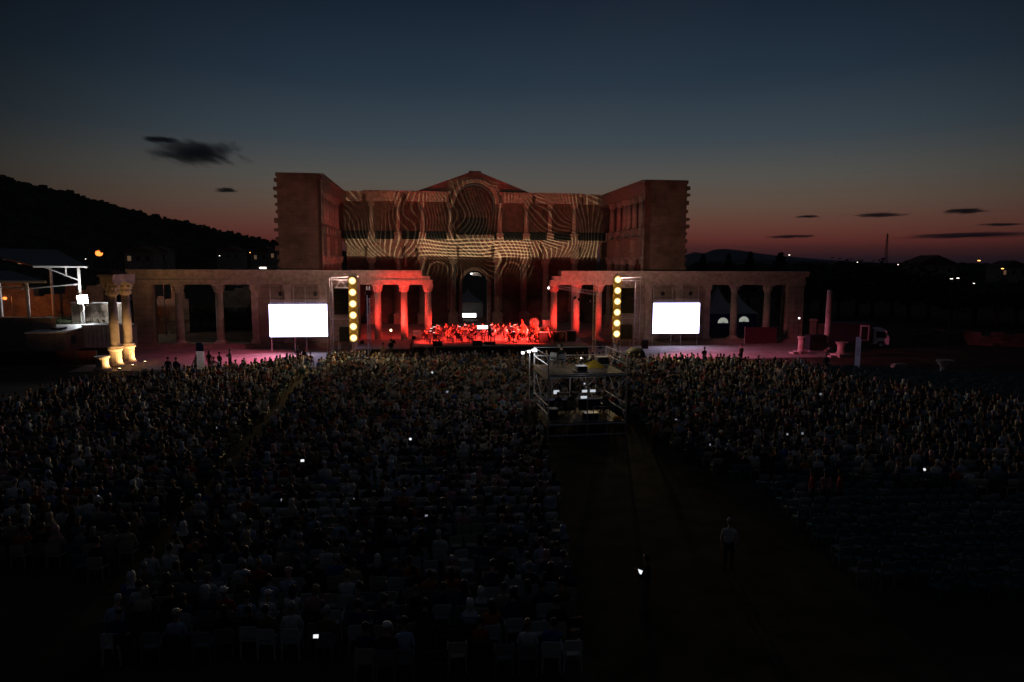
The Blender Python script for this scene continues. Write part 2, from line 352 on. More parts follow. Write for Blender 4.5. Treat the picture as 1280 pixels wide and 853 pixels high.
# woods on the hill: one mass
mb = MB(); rnd = random.Random(3)
for i in range(4600):
    x = rnd.uniform(-560, HX[-1]); y = 620 + (rnd.gauss(0, 7) if i < 1900 else rnd.uniform(-230, 60)); h = hill_h(x, y)
    if h < 2: continue
    r = rnd.uniform(.9, 2.9) * (1.0 if i > 200 else 1.4)
    mb.blob((x, y, h + r * .5), (r * rnd.uniform(.8, 1.3), r, r * rnd.uniform(.8, 1.7)), i, 5, 4, .5)
tag(mb.build('hillside_forest', M['leaf']), 'dark wooded mass covering the hill ridge', 'forest', None, 'stuff')
# far tree belt along the plain
mb = MB()
for i in range(2200):
    y = rnd.uniform(260, 900); px = rnd.choice([rnd.uniform(865, 1400), rnd.uniform(990, 1400), rnd.uniform(-100, 350)])
    x = (px - 640) / F * y; r = rnd.uniform(1.1, 2.3) * (1 + y / 900)
    mb.blob((x, y, r * .9), (r * rnd.uniform(1, 2.0), r, r * rnd.uniform(.9, 1.5)), i, 6, 4, .5)
tag(mb.build('treeline', M['leaf']), 'far dark belt of trees along the plain', 'trees', None, 'stuff')

def leafy_tree(h, cr, seed):
    rnd = random.Random(seed); tr = MB(); cw = MB()
    tr.bar((0, 0, 0), (0.1, 0, h * .35), .32 * h / 10, 8, 0, .22 * h / 10)
    for k in range(6):
        t = 2 * PI * k / 6 + rnd.uniform(-.3, .3); q = Vector((math.cos(t) * cr * .6, math.sin(t) * cr * .6, h * rnd.uniform(.55, .85)))
        tr.bar((0.1, 0, h * .33), q, .12 * h / 10, 5, 0, .04)
        for j in range(5):
            e = q + Vector((rnd.gauss(0, cr * .35), rnd.gauss(0, cr * .35), rnd.gauss(0, h * .1)))
            tr.bar(q, e, .04, 4, 0, .015)
            for i in range(85): leaf_card(cw, e + Vector((rnd.gauss(0, cr * .19), rnd.gauss(0, cr * .19), rnd.gauss(0, h * .07))), rnd.uniform(.2, .48), rnd)
    return tr.mesh('trunk', M['bark']), cw.mesh('crown', M['leaf'])
def conifer(h, r, seed):
    rnd = random.Random(seed); tr = MB().bar((0, 0, 0), (0, 0, h * .97), .25, 7, 0, .03); cw = MB()
    for i in range(1300):
        t = rnd.random() ** .75; z = h * (.12 + .88 * t); rr = r * (1 - t) ** .9 * rnd.uniform(.3, 1) * (.8 + .3 * math.sin(z * 4)); a = rnd.uniform(0, 2 * PI)
        leaf_card(cw, (rr * math.cos(a), rr * math.sin(a), z - rr * .18), rnd.uniform(.18, .42), rnd)
    return tr.mesh('trunk', M['bark']), cw.mesh('crown', M['leaf'])
LT = [leafy_tree(9, 4.2, 11), leafy_tree(11, 4.6, 12), leafy_tree(8, 5.0, 13)]
CT = [conifer(14, 3.0, 21), conifer(15.5, 2.6, 22)]
def plant(name, meshes, loc, sc, rz, label, cat, group):
    o = empty(name, loc, label, cat, rz, group); o.scale = (sc[0], sc[0], sc[1])
    link('trunk', meshes[0], o); link('crown', meshes[1], o)
for px, top, Y, k, lb in [(879, 319, 160, 0, 'broad conifer silhouette beside the tower edge above the portico roof'), (911, 317.5, 170, 1, 'slim conifer silhouette between the lamp and the pointed conifer'), (938, 315, 165, 1, 'tallest pointed conifer silhouette over the right portico'), (976, 316.5, 150, 0, 'wide conifer silhouette beside the white street lamp')]:
    p = D(px, top, Y); plant('conifer_tree', CT[k], (p.x, Y, 0), (1.7 if px < 970 else 2.3, p.z / (14, 15.5)[k]), px, lb, 'tree', 'conifers beyond the portico')
TL = [(1012, 331, 118, 0), (1030, 326, 125, 1), (1052, 328, 122, 2), (1075, 325, 130, 1), (1094, 327, 126, 0), (1118, 334, 130, 2), (1140, 338, 120, 1), (1165, 342, 124, 0), (1192, 346, 112, 2), (1222, 349, 116, 1), (1250, 350, 108, 0), (1275, 347, 115, 2)]
for i, (px, top, Y, k) in enumerate(TL):
    p = D(px, top, Y); plant('leafy_tree', LT[k], (p.x, Y, 0), (1.25, p.z / (10.0, 12.2, 9.0)[k]), i * 1.3, 'dark leafy tree, %s from the portico end in the row behind the lorry' % nth(i + 1), 'tree', 'trees behind the lorry')
for i, (px, top, Y, k) in enumerate([(205, 392, 98, 2), (250, 386, 102, 0), (296, 398, 100, 2), (330, 384, 108, 1), (85, 395, 92, 2)]):
    p = D(px, top, Y); plant('bushy_tree', LT[k], (p.x, Y, 0), (.8, p.z / (8.6, 10.4, 7.9)[k]), i * 2.1, ('dark bush seen through the end bay of the portico', 'dark bush seen through the second bay of the portico', 'low dark bush seen through the third bay of the portico', 'tall dark bush half hidden by the pilaster', 'dark shrub in front of the floodlit wall')[i], 'bush', 'bushes behind the left portico')

# ------------------------------------------------------------------ the ancient court
CO = (CX, CY, 0)
fac = empty('ancient_facade', CO, 'tall ruined two-storey marble facade with gabled arch and projected light patterns', 'ruin', PHI)
BK = 28.0
_colcache = {}
def column(parent, x, y, z0, z1, r, m=None, ped=0.0, name='column', n=14):
    m = m or M['marble']; key = (round(z1 - z0, 2), round(r, 2), round(ped, 2), m.name)
    if key not in _colcache:
        h = z1 - z0; hb = r * 1.0; hc = r * 2.2
        ms = MB().lathe([(r, ped + hb), (r * 1.01, ped + h * .35), (r * .9, h - hc)], n).mesh(name, m, True)
        bs = MB()
        if ped: bs.box(-r * 1.5, r * 1.5, -r * 1.5, r * 1.5, .12, ped - .14).box(-r * 1.75, r * 1.75, -r * 1.75, r * 1.75, 0, .12).box(-r * 1.75, r * 1.75, -r * 1.75, r * 1.75, ped - .14, ped - .002)
        bs.box(-r * 1.4, r * 1.4, -r * 1.4, r * 1.4, ped, ped + hb * .35).lathe([(r * 1.35, ped + hb * .35), (r * 1.4, ped + hb * .5), (r * 1.1, ped + hb * .75), (r * 1.02, ped + hb)], n)
        bs = bs.mesh('base', M['marble'])
        cp = MB().lathe([(r * .92, h - hc), (r * .98, h - hc * .8), (r * 1.05, h - hc * .55), (r * 1.3, h - hc * .28), (r * 1.5, h - hc * .18)], n)
        for k in range(8):
            t = 2 * PI * k / 8
            for zz, q in ((.72, 1.12), (.42, 1.3)):
                cp.obox((r * q * math.cos(t + zz), r * q * math.sin(t + zz), h - hc * zz), (r * .22, r * .45, hc * .24), t + zz)
        cp.box(-r * 1.45, r * 1.45, -r * 1.45, r * 1.45, h - hc * .18, h - .003)
        _colcache[key] = (ms, bs, cp.mesh('capital', m))
    a, b_, c = _colcache[key]
    o = link(name, a, parent, (x, y, z0)); link('base', b_, o); link('capital', c, o)
    return o
def arch_pts(cx, r, zs, n=14, rev=False):
    p = [(cx + r * math.cos(PI * k / n), zs + r * math.sin(PI * k / n)) for k in range(n + 1)]      # right to left
    return p[::-1] if rev else p
# lower storey wall with portal and flanking arched niches
A_IN, A_OUT, T0 = 20.54, 25.2, 2.54
wallm = M['stucco']
pl = [(-20.5, 0), (-2.05, 0)] + arch_pts(0, 2.05, 6.5, 14, True) + [(2.05, 0), (20.5, 0), (20.5, 13.1), (-20.5, 13.1)]
MB().prism(pl, BK + 1.9, BK + 3.2).build('lower_wall', wallm, fac)
mb = MB()                                     # side reveal and jambs of the portal
for s in (-1, 1): mb.box(min(s * 2.05, s * 2.6), max(s * 2.05, s * 2.6), BK + 1.5, BK + 1.898, 0, 6.5)
ring = [(2.05 * math.cos(t), 6.5 + 2.05 * math.sin(t)) for t in np.linspace(0, PI, 15)] + [(2.6 * math.cos(t), 6.5 + 2.6 * math.sin(t)) for t in np.linspace(PI, 0, 15)]
mb.prism(ring, BK + 1.5, BK + 1.898)
mb.build('portal_frame', M['marble'], fac)
mb = MB()                                     # broken lunette lit in the top of the portal
mb.prism([(-.9, 8.0), (-.3, 7.75), (.5, 7.7), (1.0, 7.5), (1.3, 7.75), (.6, 8.25), (-.4, 8.3)], BK + 2.3, BK + 2.6)
mb.build('lunette_fragment', M['marble_trim'], fac)
for s in (-1, 1):
    for cx, r_, zs, zb in ((6.0, 1.5, 8.3, 2.2), (10.0, 1.0, 11.4, 9.2), (14.4, 1.3, 6.0, 1.5)):
        mb = MB(); c = s * cx
        o_ = [(c + (r_ + .32) * math.cos(t), zs + (r_ + .32) * math.sin(t)) for t in np.linspace(0, PI, 13)]; i_ = [(c + r_ * math.cos(t), zs + r_ * math.sin(t)) for t in np.linspace(PI, 0, 13)]
        mb.prism([(c + r_ + .32, zb)] + o_ + [(c - r_ - .32, zb), (c - r_, zb)] + i_ + [(c + r_, zb)], BK + 1.62, BK + 1.897)
        mb.build('niche_frame', M['marble_trim'], fac)
        MB().prism([(c - r_, zb)] + arch_pts(c, r_, zs, 12, True) + [(c + r_, zb)], BK + 1.80, BK + 1.896).build('niche_recess', M['blackbox'] if cx < 5 else M['stucco'], fac)
def entab(parent, x0, x1, y0, y1, z0, h, name='entablature', m=None, dent=True, ret=.0):
    mb = MB(); a, b_ = z0 + h * .34, z0 + h * .68
    mb.box(x0, x1, y0, y1, z0, a - .004).box(x0 + .05, x1 - .05, y0 + .06, y1, a, b_ - .004)
    mb.box(x0 - .18, x1 + .18, y0 - .18, y1, b_, z0 + h * .82).box(x0 - .38, x1 + .38, y0 - .38, y1, z0 + h * .825, z0 + h)
    if dent:
        n = int((x1 - x0) / .5)
        for k in range(n):
            x = x0 + (k + .3) * (x1 - x0) / n; mb.box(x, x + .24, y0 - .33, y0 - .182, b_ + .02, z0 + h * .82 - .01)
    return mb.build(name, m or M['marble_trim'], parent)
# projecting aedicules of the lower storey
for x0, x1 in ((-17.1, -11.7), (11.0, 17.0), (-9.1, -3.0), (3.0, 8.6)):
    entab(fac, x0, x1, BK + .1, BK + 1.88, 10.8, 2.45)
entab(fac, -2.6, 2.6, BK + .75, BK + 1.88, 10.8, 2.45)
entab(fac, -20.4, -17.6, BK + 1.3, BK + 1.88, 10.8, 2.45); entab(fac, 17.55, 20.4, BK + 1.3, BK + 1.88, 10.8, 2.45)
entab(fac, -11.2, -9.6, BK + 1.3, BK + 1.88, 10.8, 2.45, dent=False); entab(fac, 9.1, 10.5, BK + 1.3, BK + 1.88, 10.8, 2.45, dent=False)
LX = (-16.5, -12.3, -8.5, -3.6, 3.6, 8.0, 11.6, 16.4)
for x in LX: column(fac, x, BK + .75, 0, 10.8, .52, None, 1.5)
mb = MB().box(-20.5, 20.5, BK + .0, BK + 4.6, 13.254, 13.5); mb.build('gallery_floor', M['marble_trim'], fac)
# upper storey
UX = (-16.4, -12.3, -8.4, -4.0, 4.0, 8.3, 12.2, 16.2)
for x in UX: column(fac, x, BK + .75, 13.5, 19.35, .36, None, 1.0)
up = [(-22.54, 14.9), (-3.2, 14.9)] + arch_pts(0, 3.2, 19.3, 16, True) + [(3.2, 14.9), (22.54, 14.9), (22.54, 20.3), (20.5, 20.9), (10, 20.9), (.0, 23.2), (-10, 20.9), (-20.5, 20.9), (-22.54, 20.3)]
MB().prism(up, BK + 2.1, BK + 2.9).build('upper_wall', wallm, fac)
MB().box(-22.5, 22.5, BK + 4.2, BK + 4.6, 13.51, 17.2).build('gallery_shade_wall', M['blackbox'], fac)  # black wall puts the shade of the gallery openings into its colour
mb = MB()                                                       # apse behind the great arch
n = 16; rr = 3.18
for k in range(n):
    t0, t1 = PI * k / n, PI * (k + 1) / n
    mb.add([(rr * math.cos(t0), BK + 2.95 + rr * .55 * math.sin(t0), 13.52), (rr * math.cos(t1), BK + 2.95 + rr * .55 * math.sin(t1), 13.52), (rr * math.cos(t1), BK + 2.95 + rr * .55 * math.sin(t1), 19.3), (rr * math.cos(t0), BK + 2.95 + rr * .55 * math.sin(t0), 19.3)], [(0, 1, 2, 3)])
    for j in range(6):
        f0, f1 = PI / 2 * j / 6, PI / 2 * (j + 1) / 6
        P = lambda t, f: (rr * math.cos(t) * math.cos(f), BK + 2.95 + rr * .55 * math.sin(t) * math.cos(f), 19.3 + rr * math.sin(f))
        mb.add([P(t0, f0), P(t1, f0), P(t1, f1), P(t0, f1)], [(0, 1, 2, 3)])
mb.build('apse', M['stucco'], fac)
MB().box(-3.1, 3.1, BK + 1.2, BK + 2.0, 13.51, 14.35).build('apse_parapet', M['marble_trim'], fac)
for x0, x1 in ((-17.2, -11.7), (-10.9, -4.2), (4.2, 9.2), (9.7, 17.1)):
    entab(fac, x0, x1, BK + .3, BK + 2.08, 19.4, 1.65)
entab(fac, -20.3, -17.8, BK + .9, BK + 2.08, 19.4, 1.55); entab(fac, 17.7, 20.3, BK + .9, BK + 2.08, 19.4, 1.6)
gb = [(-9.4, 21.06), (-.95, 24.15), (-.95, 24.4), (.95, 24.4), (.95, 24.15), (9.0, 21.06), (2.62, 21.06)] + [p for p in arch_pts(0, 3.2, 19.3, 24) if p[1] > 21.1] + [(-2.62, 21.06)]
MB().prism(gb, BK + .75, BK + 2.0).build('pediment', M['marble_block'], fac)
mb = MB()
ring = [(3.2 * math.cos(t), 19.3 + 3.2 * math.sin(t)) for t in np.linspace(0, PI, 25)] + [(3.85 * math.cos(t), 19.3 + 3.85 * math.sin(t)) for t in np.linspace(PI, 0, 25)]
mb.prism(ring, BK + .35, BK + .745)
mb.build('arch_moulding', M['marble_trim'], fac)
# towers and side walls
rnd = random.Random(5)
for s in (-1, 1):
    X = lambda a, b_: (min(s * a, s * b_), max(s * a, s * b_))
    mb = MB(); x0, x1 = X(A_IN, A_OUT); mb.box(x0, x1, T0, T0 + 2.6, 0, 20.0).box(*X(A_IN + .9, A_OUT), T0 + 2.6, BK + 4, 0, 13.2)
    mb.box(*X(A_IN + 2.0, A_OUT), T0 + 2.6, BK + 4, 13.2, 20.4)
    tw = mb.build('tower', M['brick'], fac)
    MB().box(*X(A_IN - .12, A_OUT + .1), T0 - .12, T0 + 2.7, 20.003, 20.44).build('cap_course', M['brick'], tw)
    mb = MB(); z = 1.0                                          # toothed broken edge
    while z < 19.7:
        h = rnd.uniform(.32, .55); mb.box(*X(A_OUT - .1, A_OUT + rnd.uniform(.18, .5)), T0 + .06, T0 + 1.3, z, z + h); z += h + rnd.uniform(.45, .75)
    mb.build('toothed_edge', M['brick'], tw)
    mb = MB()                                                   # projecting lower bays of the side wall, and its gallery
    bays = ((5.6, 8.6), (11.0, 16.2), (18.6, 23.6))
    for y0, y1 in bays:
        mb.box(*X(A_IN - .1, A_IN + .897), y0, y1, 10.8, 13.2)
    mb.box(*X(A_IN - .05, A_IN + .896), T0 + 2.7, 5.3, 0, 13.2)
    mb.build('side_bays', M['marble_trim'], fac)
    MB().box(*X(A_IN - .2, A_IN + 1.99), T0 + 2.62, BK + 2, 13.204, 13.45).build('gallery_floor', M['marble_trim'], fac)
    MB().box(*X(A_IN - .1, A_IN + 1.98), T0 + 2.65, BK + 1.8, 19.0, 20.35).box(*X(A_IN - .35, A_IN + 1.98), T0 + 2.66, BK + 1.7, 20.353, 20.75).build('entablature', M['marble_trim'], fac)
    for y in (5.9, 8.3, 11.3, 14.0, 16.0, 19.2, 23.2):
        column(fac, s * (A_IN + .55), y, 13.46, 19.0, .38, None, 1.0)
    for y in (5.9, 11.4, 15.8, 19.0, 23.2):
        column(fac, s * (A_IN + .35), y, 0, 10.8, .5, None, 1.5)
    MB().box(*X(A_IN + 1.1, A_IN + 1.95), T0 + 2.64, 5.0, 13.46, 18.99).build('pilaster', M['brick'], fac)

def portico(s, label, x_end, wall0, wall1, opens, reds, pil):
    t = empty('portico', CO, label, 'portico', PHI)
    X = lambda a, b_: (min(s * a, s * b_), max(s * a, s * b_))
    x_in = min(abs(r) for r in reds)
    MB().box(*X(x_in - .9, x_end + .3), -.95, 1.3, 0, .28).box(*X(x_in - .6, x_end), -.7, 1.1, .283, .5).build('stepped_base', M['marble_block'], t)
    MB().box(*X(wall0, wall1), -.2, .75, .503, 7.35).build('front_wall', M['marble_block'], t)
    MB().box(*X(x_end - 1.5, x_end - .1), -.45, 2.6, .503, 7.348).box(*X(x_end - 2.1, x_end - 1.503), -.35, .5, .503, 7.348).build('end_pier', M['marble_block'], t)
    for p in pil:
        q = MB().box(s * p - .38, s * p + .38, -.45, -.203, .95, 6.75).build('pilaster', M['marble'], t)
        MB().box(s * p - .5, s * p + .5, -.55, -.2, .504, .947).build('base', M['marble'], q)
        MB().box(s * p - .52, s * p + .52, -.56, -.2, 6.753, 7.345).build('capital', M['marble'], q)
    for p in opens: column(t, s * p, .15, .503, 7.348, .44)
    for p in reds: column(t, s * p, .15, .503, 7.348, .42)
    x0, x1 = X(x_in - .55, x_end + .05)
    MB().box(x0, x1, -.5, .85, 7.352, 7.62).box(x0 + .03, x1, -.54, .85, 7.625, 7.9).build('architrave', M['marble_trim'], t)
    x0, x1 = X(x_in - .25, x_end); MB().box(x0, x1, -.42, .8, 7.904, 8.36).build('frieze', M['marble_trim'], t)
    mb = MB(); x0, x1 = X(x_in + .7, x_end + .3)
    mb.box(x0, x1, -.72, 1.0, 8.5, 8.74).box(x0 + .2, x1, -.6, 1.0, 8.363, 8.497).box(x0, x1, -.92, 1.0, 8.743, 9.05)
    k = x0 + .1
    while k < x1 - .3: mb.box(k, k + .2, -.68, -.602, 8.37, 8.49); k += .42
    mb.build('cornice', M['marble_trim'], t)
    MB().box(*X(wall0, x_end), .9, 2.4, 8.1, 8.35).build('roof_slab', M['marble_block'], t)
    return t
portico(-1, 'marble portico with two open bays, dark shrubs behind and a lit screen', 40.9, 15.6, 27.9, (36.04, 31.58), (13.52, 10.41, 7.56), (27.5, 23.8, 19.8, 16.2))
portico(1, 'marble portico with three open bays and tents showing through', 40.1, 15.6, 27.6, (31.0, 35.4), (13.41, 10.58, 7.77), (27.2, 23.4, 19.6, 16.0))

# ------------------------------------------------------------------ stage
SF, SB, SZ = -11.2, 3.2, 1.3
st = empty('concert_stage', CO, 'low concert stage with black front and orchestra on top', 'stage', PHI)
MB().box(-9.2, 9.6, SF, SB, SZ - .12, SZ).build('deck', M['stagefloor'], st)
MB().box(-9.15, 9.55, SF + .08, SF + .14, .02, SZ - .123).box(-9.15, -9.08, SF + .15, SB, .02, SZ - .123).box(9.48, 9.55, SF + .15, SB, .02, SZ - .123).build('skirt', M['black'], st)
mb = MB()
for x in np.linspace(-9, 9.4, 9):
    for y in (SF + .4, SB - .2): mb.bar((x, y, .02), (x, y, SZ - .13), .04)
mb.build('frame_legs', M['blacksteel'], st)
sw = empty('side_platform', B(-12.6, -6.2), 'low side platform beside the red lit columns', 'platform', PHI)
MB().box(-3.0, 3.0, -2.6, 5.6, .7, .8).build('deck', M['stagefloor'], sw)
MB().box(-2.95, 2.95, -2.52, -2.46, .02, .697).build('skirt', M['black'], sw)

# ------------------------------------------------------------------ people
TAGS = {'S': 0, 'K': 1, 'T': 2, 'O': 3}      # cloth, skin, trousers, shoes
def skin_mesh(name, pts, edges, lvl=1, extra=None):
    me = bpy.data.meshes.new(name + '_wire'); me.from_pydata([p[:3] for p in pts], edges, [])
    ob = bpy.data.objects.new('wire', me); COL.objects.link(ob)
    sk = ob.modifiers.new('skin', 'SKIN'); sk.use_smooth_shade = True
    ob.modifiers.new('sub', 'SUBSURF').levels = lvl
    for i, p in enumerate(pts):
        r = p[3]; me.skin_vertices[0].data[i].radius = r if isinstance(r, tuple) else (r, r)
        me.skin_vertices[0].data[i].use_root = (i == 0)
    dg = bpy.context.evaluated_depsgraph_get(); ev = ob.evaluated_get(dg)
    m2 = bpy.data.meshes.new_from_object(ev)
    bpy.data.objects.remove(ob); bpy.data.meshes.remove(me)
    v = np.zeros(len(m2.vertices) * 3); m2.vertices.foreach_get('co', v); v = v.reshape(-1, 3)
    P = np.array([p[:3] for p in pts]); segs = [(a, b) for a, b in edges]
    # nearest bone end decides the material
    fm = []
    for pl in m2.polygons:
        c = np.array(pl.center); best = None
        for a, b in segs:
            pa, pb = P[a], P[b]; ab = pb - pa; t = float(np.clip(np.dot(c - pa, ab) / max(1e-9, np.dot(ab, ab)), 0, 1))
            d = np.linalg.norm(c - pa - ab * t) / (.03 + (pts[a][3] if not isinstance(pts[a][3], tuple) else pts[a][3][0]))
            if best is None or d < best[0]: best = (d, pts[a][4] if t < .5 else pts[b][4])
        fm.append(TAGS[best[1]])
    mb = MB(); mb.v = [tuple(x) for x in v]; mb.f = [tuple(p.vertices) for p in m2.polygons]; mb.m = fm
    bpy.data.meshes.remove(m2)
    if extra: extra(mb)
    return mb
PM = None
def hand(mb, wrist, dirn, side):
    d = Vector(dirn).normalized(); w_ = Vector(wrist); up = Vector((0, 0, 1)); a = d.cross(up)
    a = a.normalized() if a.length > .01 else Vector((1, 0, 0)); n = a.cross(d).normalized()
    k = w_ + d * .055
    for i, ln in enumerate((.06, .072, .068, .05)):
        b0 = k + a * (.033 - .022 * i) ; m_ = b0 + d * ln * .55 - n * .006; mb.bar(b0, m_, .0095, 5, 1, .009); mb.bar(m_, m_ + d * ln * .4 - n * ln * .35, .009, 5, 1, .007)
    t = w_ + d * .02 + a * .035 * side; mb.bar(t, t + d * .035 + a * .025 * side - n * .01, .0105, 5, 1, .009); mb.bar(t + d * .035 + a * .025 * side - n * .01, t + d * .062 + a * .022 * side - n * .02, .009, 5, 1, .007)
def face(mb, h, yaw=0.0):
    M_ = Matrix.Translation(Vector(h)) @ Matrix.Rotation(yaw, 4, 'Z'); o = len(mb.v)
    mb.add([(-.015, .088, -.03), (.015, .088, -.03), (0, .118, -.028), (0, .092, .025)], [(0, 1, 2), (1, 3, 2), (3, 0, 2)], 1)
    for s in (-1, 1):
        mb.blob((s * .035, .086, .012), (.013, .008, .008), 1, 6, 4, 0, 3)
        mb.blob((s * .088, .0, .0), (.014, .026, .034), 2, 6, 4, .1, 1)
    mb.box(-.024, .024, .078, .092, -.052, -.044, 3)
    for i in range(o, len(mb.v)): mb.v[i] = tuple(M_ @ Vector(mb.v[i]))
def person_mesh(name, seated=True, wl=None, wr=None, el=None, er=None, lean=0.0, head=(0, 0, 0), yaw=0.0, stride=0.0, lvl=1, long_sleeve=False, wide=1.0):
    z0 = .50 if seated else .93
    L = lambda dz: lean * dz                                   # forward lean
    pts = [(0, 0, z0, (.15 * wide, .125), 'T'), (0, L(.2), z0 + .20, (.14 * wide, .11), 'S'), (0, L(.40) - .01, z0 + .40, (.165 * wide, .12), 'S'), (0, L(.52), z0 + .53, (.10, .08), 'S'),
           (0, L(.6) + .015, z0 + .62, .054, 'K'), (head[0], L(.68) + .035 + head[1], z0 + .70, (.072, .08), 'K'), (head[0], L(.76) + .03 + head[1], z0 + .795, (.083, .095), 'K'), (head[0], L(.82) + .025 + head[1], z0 + .865, (.06, .068), 'K')]
    edges = [(0, 1), (1, 2), (2, 3), (3, 4), (4, 5), (5, 6), (6, 7)]
    hz = 'S' if long_sleeve else 'K'
    for s, e_, w_ in ((-1, el, wl), (1, er, wr)):
        sh = (s * .185, L(.48), z0 + .485)
        e = e_ or (s * .25, L(.22) - .02, z0 + .235); q = w_ or ((s * .16, .24, z0 + .155) if seated else (s * .24, .06, z0 - .02))
        i = len(pts); dv = (Vector(q) - Vector(e)).normalized(); hd = Vector(q) + dv * .055
        pts += [(*sh, .068, 'S'), (*e, .046, 'S'), (*q, .032, hz), (*hd, (.042, .024), 'K')]
        edges += [(2, i), (i, i + 1), (i + 1, i + 2), (i + 2, i + 3)]
    for s in (-1, 1):
        i = len(pts)
        if seated: pts += [(s * .095, .06, z0 - .015, .105, 'T'), (s * .12, .44, .50, .072, 'T'), (s * .12, .42, .11, .046, 'T'), (s * .13, .45, .045, .042, 'O'), (s * .14, .57, .035, .036, 'O')]
        else: pts += [(s * .1, s * stride * .2, .84, .105, 'T'), (s * .11, s * stride * .6 + .02, .5, .07, 'T'), (s * .11, s * stride, .11, .045, 'T'), (s * .11, s * stride + .02, .045, .042, 'O'), (s * .12, s * stride + .15, .035, .036, 'O')]
        edges += [(0, i), (i, i + 1), (i + 1, i + 2), (i + 2, i + 3), (i + 3, i + 4)]
    hc = Vector((head[0], L(.76) + .03 + head[1], z0 + .785))
    wrist_i = [(10, 11, -1), (14, 15, 1)]
    def extra(mb):
        for a, b, s in wrist_i:
            q, hd = Vector(pts[a][:3]), Vector(pts[b][:3]); hand(mb, q, hd - q, -s)
        face(mb, hc, yaw)
    return skin_mesh(name, pts, edges, lvl, extra), hc
def hair_mb(kind, c, yaw=0.0):
    mb = MB(); rx, ry, rz = .098, .118, .115; n, k = 14, 9; c = Vector((c[0], c[1] - .008, c[2] + .018))
    if kind in ('short', 'long', 'bun', 'bald'):
        lim = {'short': -.35, 'long': -.5, 'bun': -.4, 'bald': -.35}[kind]
        vs, keep = [], []
        for j in range(k + 1):
            ph = PI / 2 - (PI * .68) * j / k
            for i in range(n):
                t = 2 * PI * i / n; q = 1 + .03 * math.sin(7 * t + j * 2.1)
                front = math.sin(t)
                phf = max(ph, .45) if front > .35 else ph
                if kind == 'bald': phf = min(phf, .35)
                vs.append(c + Vector((rx * q * math.cos(phf) * math.cos(t), ry * q * math.cos(phf) * math.sin(t), rz * q * math.sin(phf))))
        mb.add(vs, [(j * n + i, j * n + (i + 1) % n, (j + 1) * n + (i + 1) % n, (j + 1) * n + i) for j in range(k) for i in range(n)])
        if kind == 'long': mb.blob(c + Vector((0, -.075, -.13)), (.105, .055, .19), 3, 10, 7, .08)
        if kind == 'bun': mb.blob(c + Vector((0, -.125, .03)), (.05, .045, .05), 4, 8, 6, .08)
    elif kind == 'scarf':
        prof = [(.03, .135), (.085, .11), (.112, .04), (.112, -.05), (.095, -.13), (.14, -.21), (.2, -.29), (.22, -.33)]
        o = len(mb.v); mb.lathe(prof, 14, (0, 0, 0), 0, False)
        for i in range(o, len(mb.v)):
            x, y, z = mb.v[i]; y = y * (1.12 if z > -.15 else .62) - .01
            if y > .06 and -.09 < z < .09: y = .052
            mb.v[i] = tuple(c + Vector((x, y, z)))
    elif kind == 'cap':
        mb.lathe([(.03, .125), (.085, .105), (.106, .05), (.11, .0)], 14, c); mb.box(c.x - .08, c.x + .08, c.y + .09, c.y + .19, c.z + .0, c.z + .014)
    return mb
PMATS = [M['cloth'], M['skin'], M['trousers'], M['shoe']]
def template(name, **k):
    mb, hc = person_mesh(name, **k)
    me = mb.mesh('person', PMATS, True)
    hairs = {h: hair_mb(h, hc, k.get('yaw', 0)).mesh('hair', M['hair'], True) for h in ('short', 'long', 'bun', 'bald', 'scarf', 'cap')}
    return me, hairs
SEATED = [template('a'), template('b', wl=(-.06, .22, .74), wr=(.08, .24, .72), el=(-.27, .02, .72), er=(.27, .02, .72)),
          template('c', wl=(-.05, .34, .86), wr=(.05, .34, .86), el=(-.22, .12, .70), er=(.22, .12, .70), lean=.06),
          template('d', lean=.28, head=(.02, .02, 0)), template('e', lean=-.12, head=(-.045, 0, 0), wide=1.12),
          template('f', wr=(.12, .10, 1.18), er=(.27, .12, .86), wl=(-.12, .2, .68), head=(.05, .02, -.01))]
STAND = [template('g', seated=False), template('h', seated=False, stride=.16, wide=1.05), template('i', seated=False, wl=(-.05, .27, 1.28), wr=(.07, .3, 1.27), el=(-.22, .1, 1.14), er=(.22, .1, 1.14)),
         template('j', seated=False, wl=(-.14, .16, 1.1), wr=(.15, .14, 1.08), el=(-.27, .02, 1.15), er=(.27, .02, 1.15), stride=.05)]
PLAY = {'violin': template('v', wl=(-.16, .38, 1.03), el=(-.25, .18, .80), wr=(.20, .30, .92), er=(.33, .06, .86), head=(-.03, .02, 0), long_sleeve=True),
        'cello': template('x', wl=(-.14, .26, 1.0), el=(-.3, .12, .84), wr=(.16, .32, .66), er=(.32, .12, .78), long_sleeve=True),
        'wind': template('y', wl=(-.04, .3, .95), wr=(.04, .36, .82), el=(-.24, .1, .76), er=(.24, .1, .72), long_sleeve=True),
        'stand': template('z', seated=False, wl=(-.14, .3, 1.35), el=(-.3, .1, 1.2), wr=(.18, .32, 1.02), er=(.32, .08, 1.14), long_sleeve=True),
        'conduct': template('q', seated=False, wl=(-.3, .35, 1.35), el=(-.36, .12, 1.16), wr=(.3, .36, 1.45), er=(.36, .12, 1.2), long_sleeve=True)}
SHIRT = {'white': (.72, .72, .7), 'pale blue': (.36, .46, .62), 'black': (.02, .02, .022), 'navy': (.03, .045, .12), 'red': (.42, .04, .035), 'beige': (.5, .42, .3), 'grey': (.22, .22, .23), 'teal': (.05, .22, .22), 'pink': (.6, .3, .32), 'olive': (.13, .14, .06), 'blue': (.05, .12, .42), 'orange': (.5, .16, .03)}
HAIRC = {'black': (.012, .01, .01), 'brown': (.05, .028, .016), 'grey': (.28, .28, .28), 'white': (.55, .55, .53), 'fair': (.3, .2, .09)}
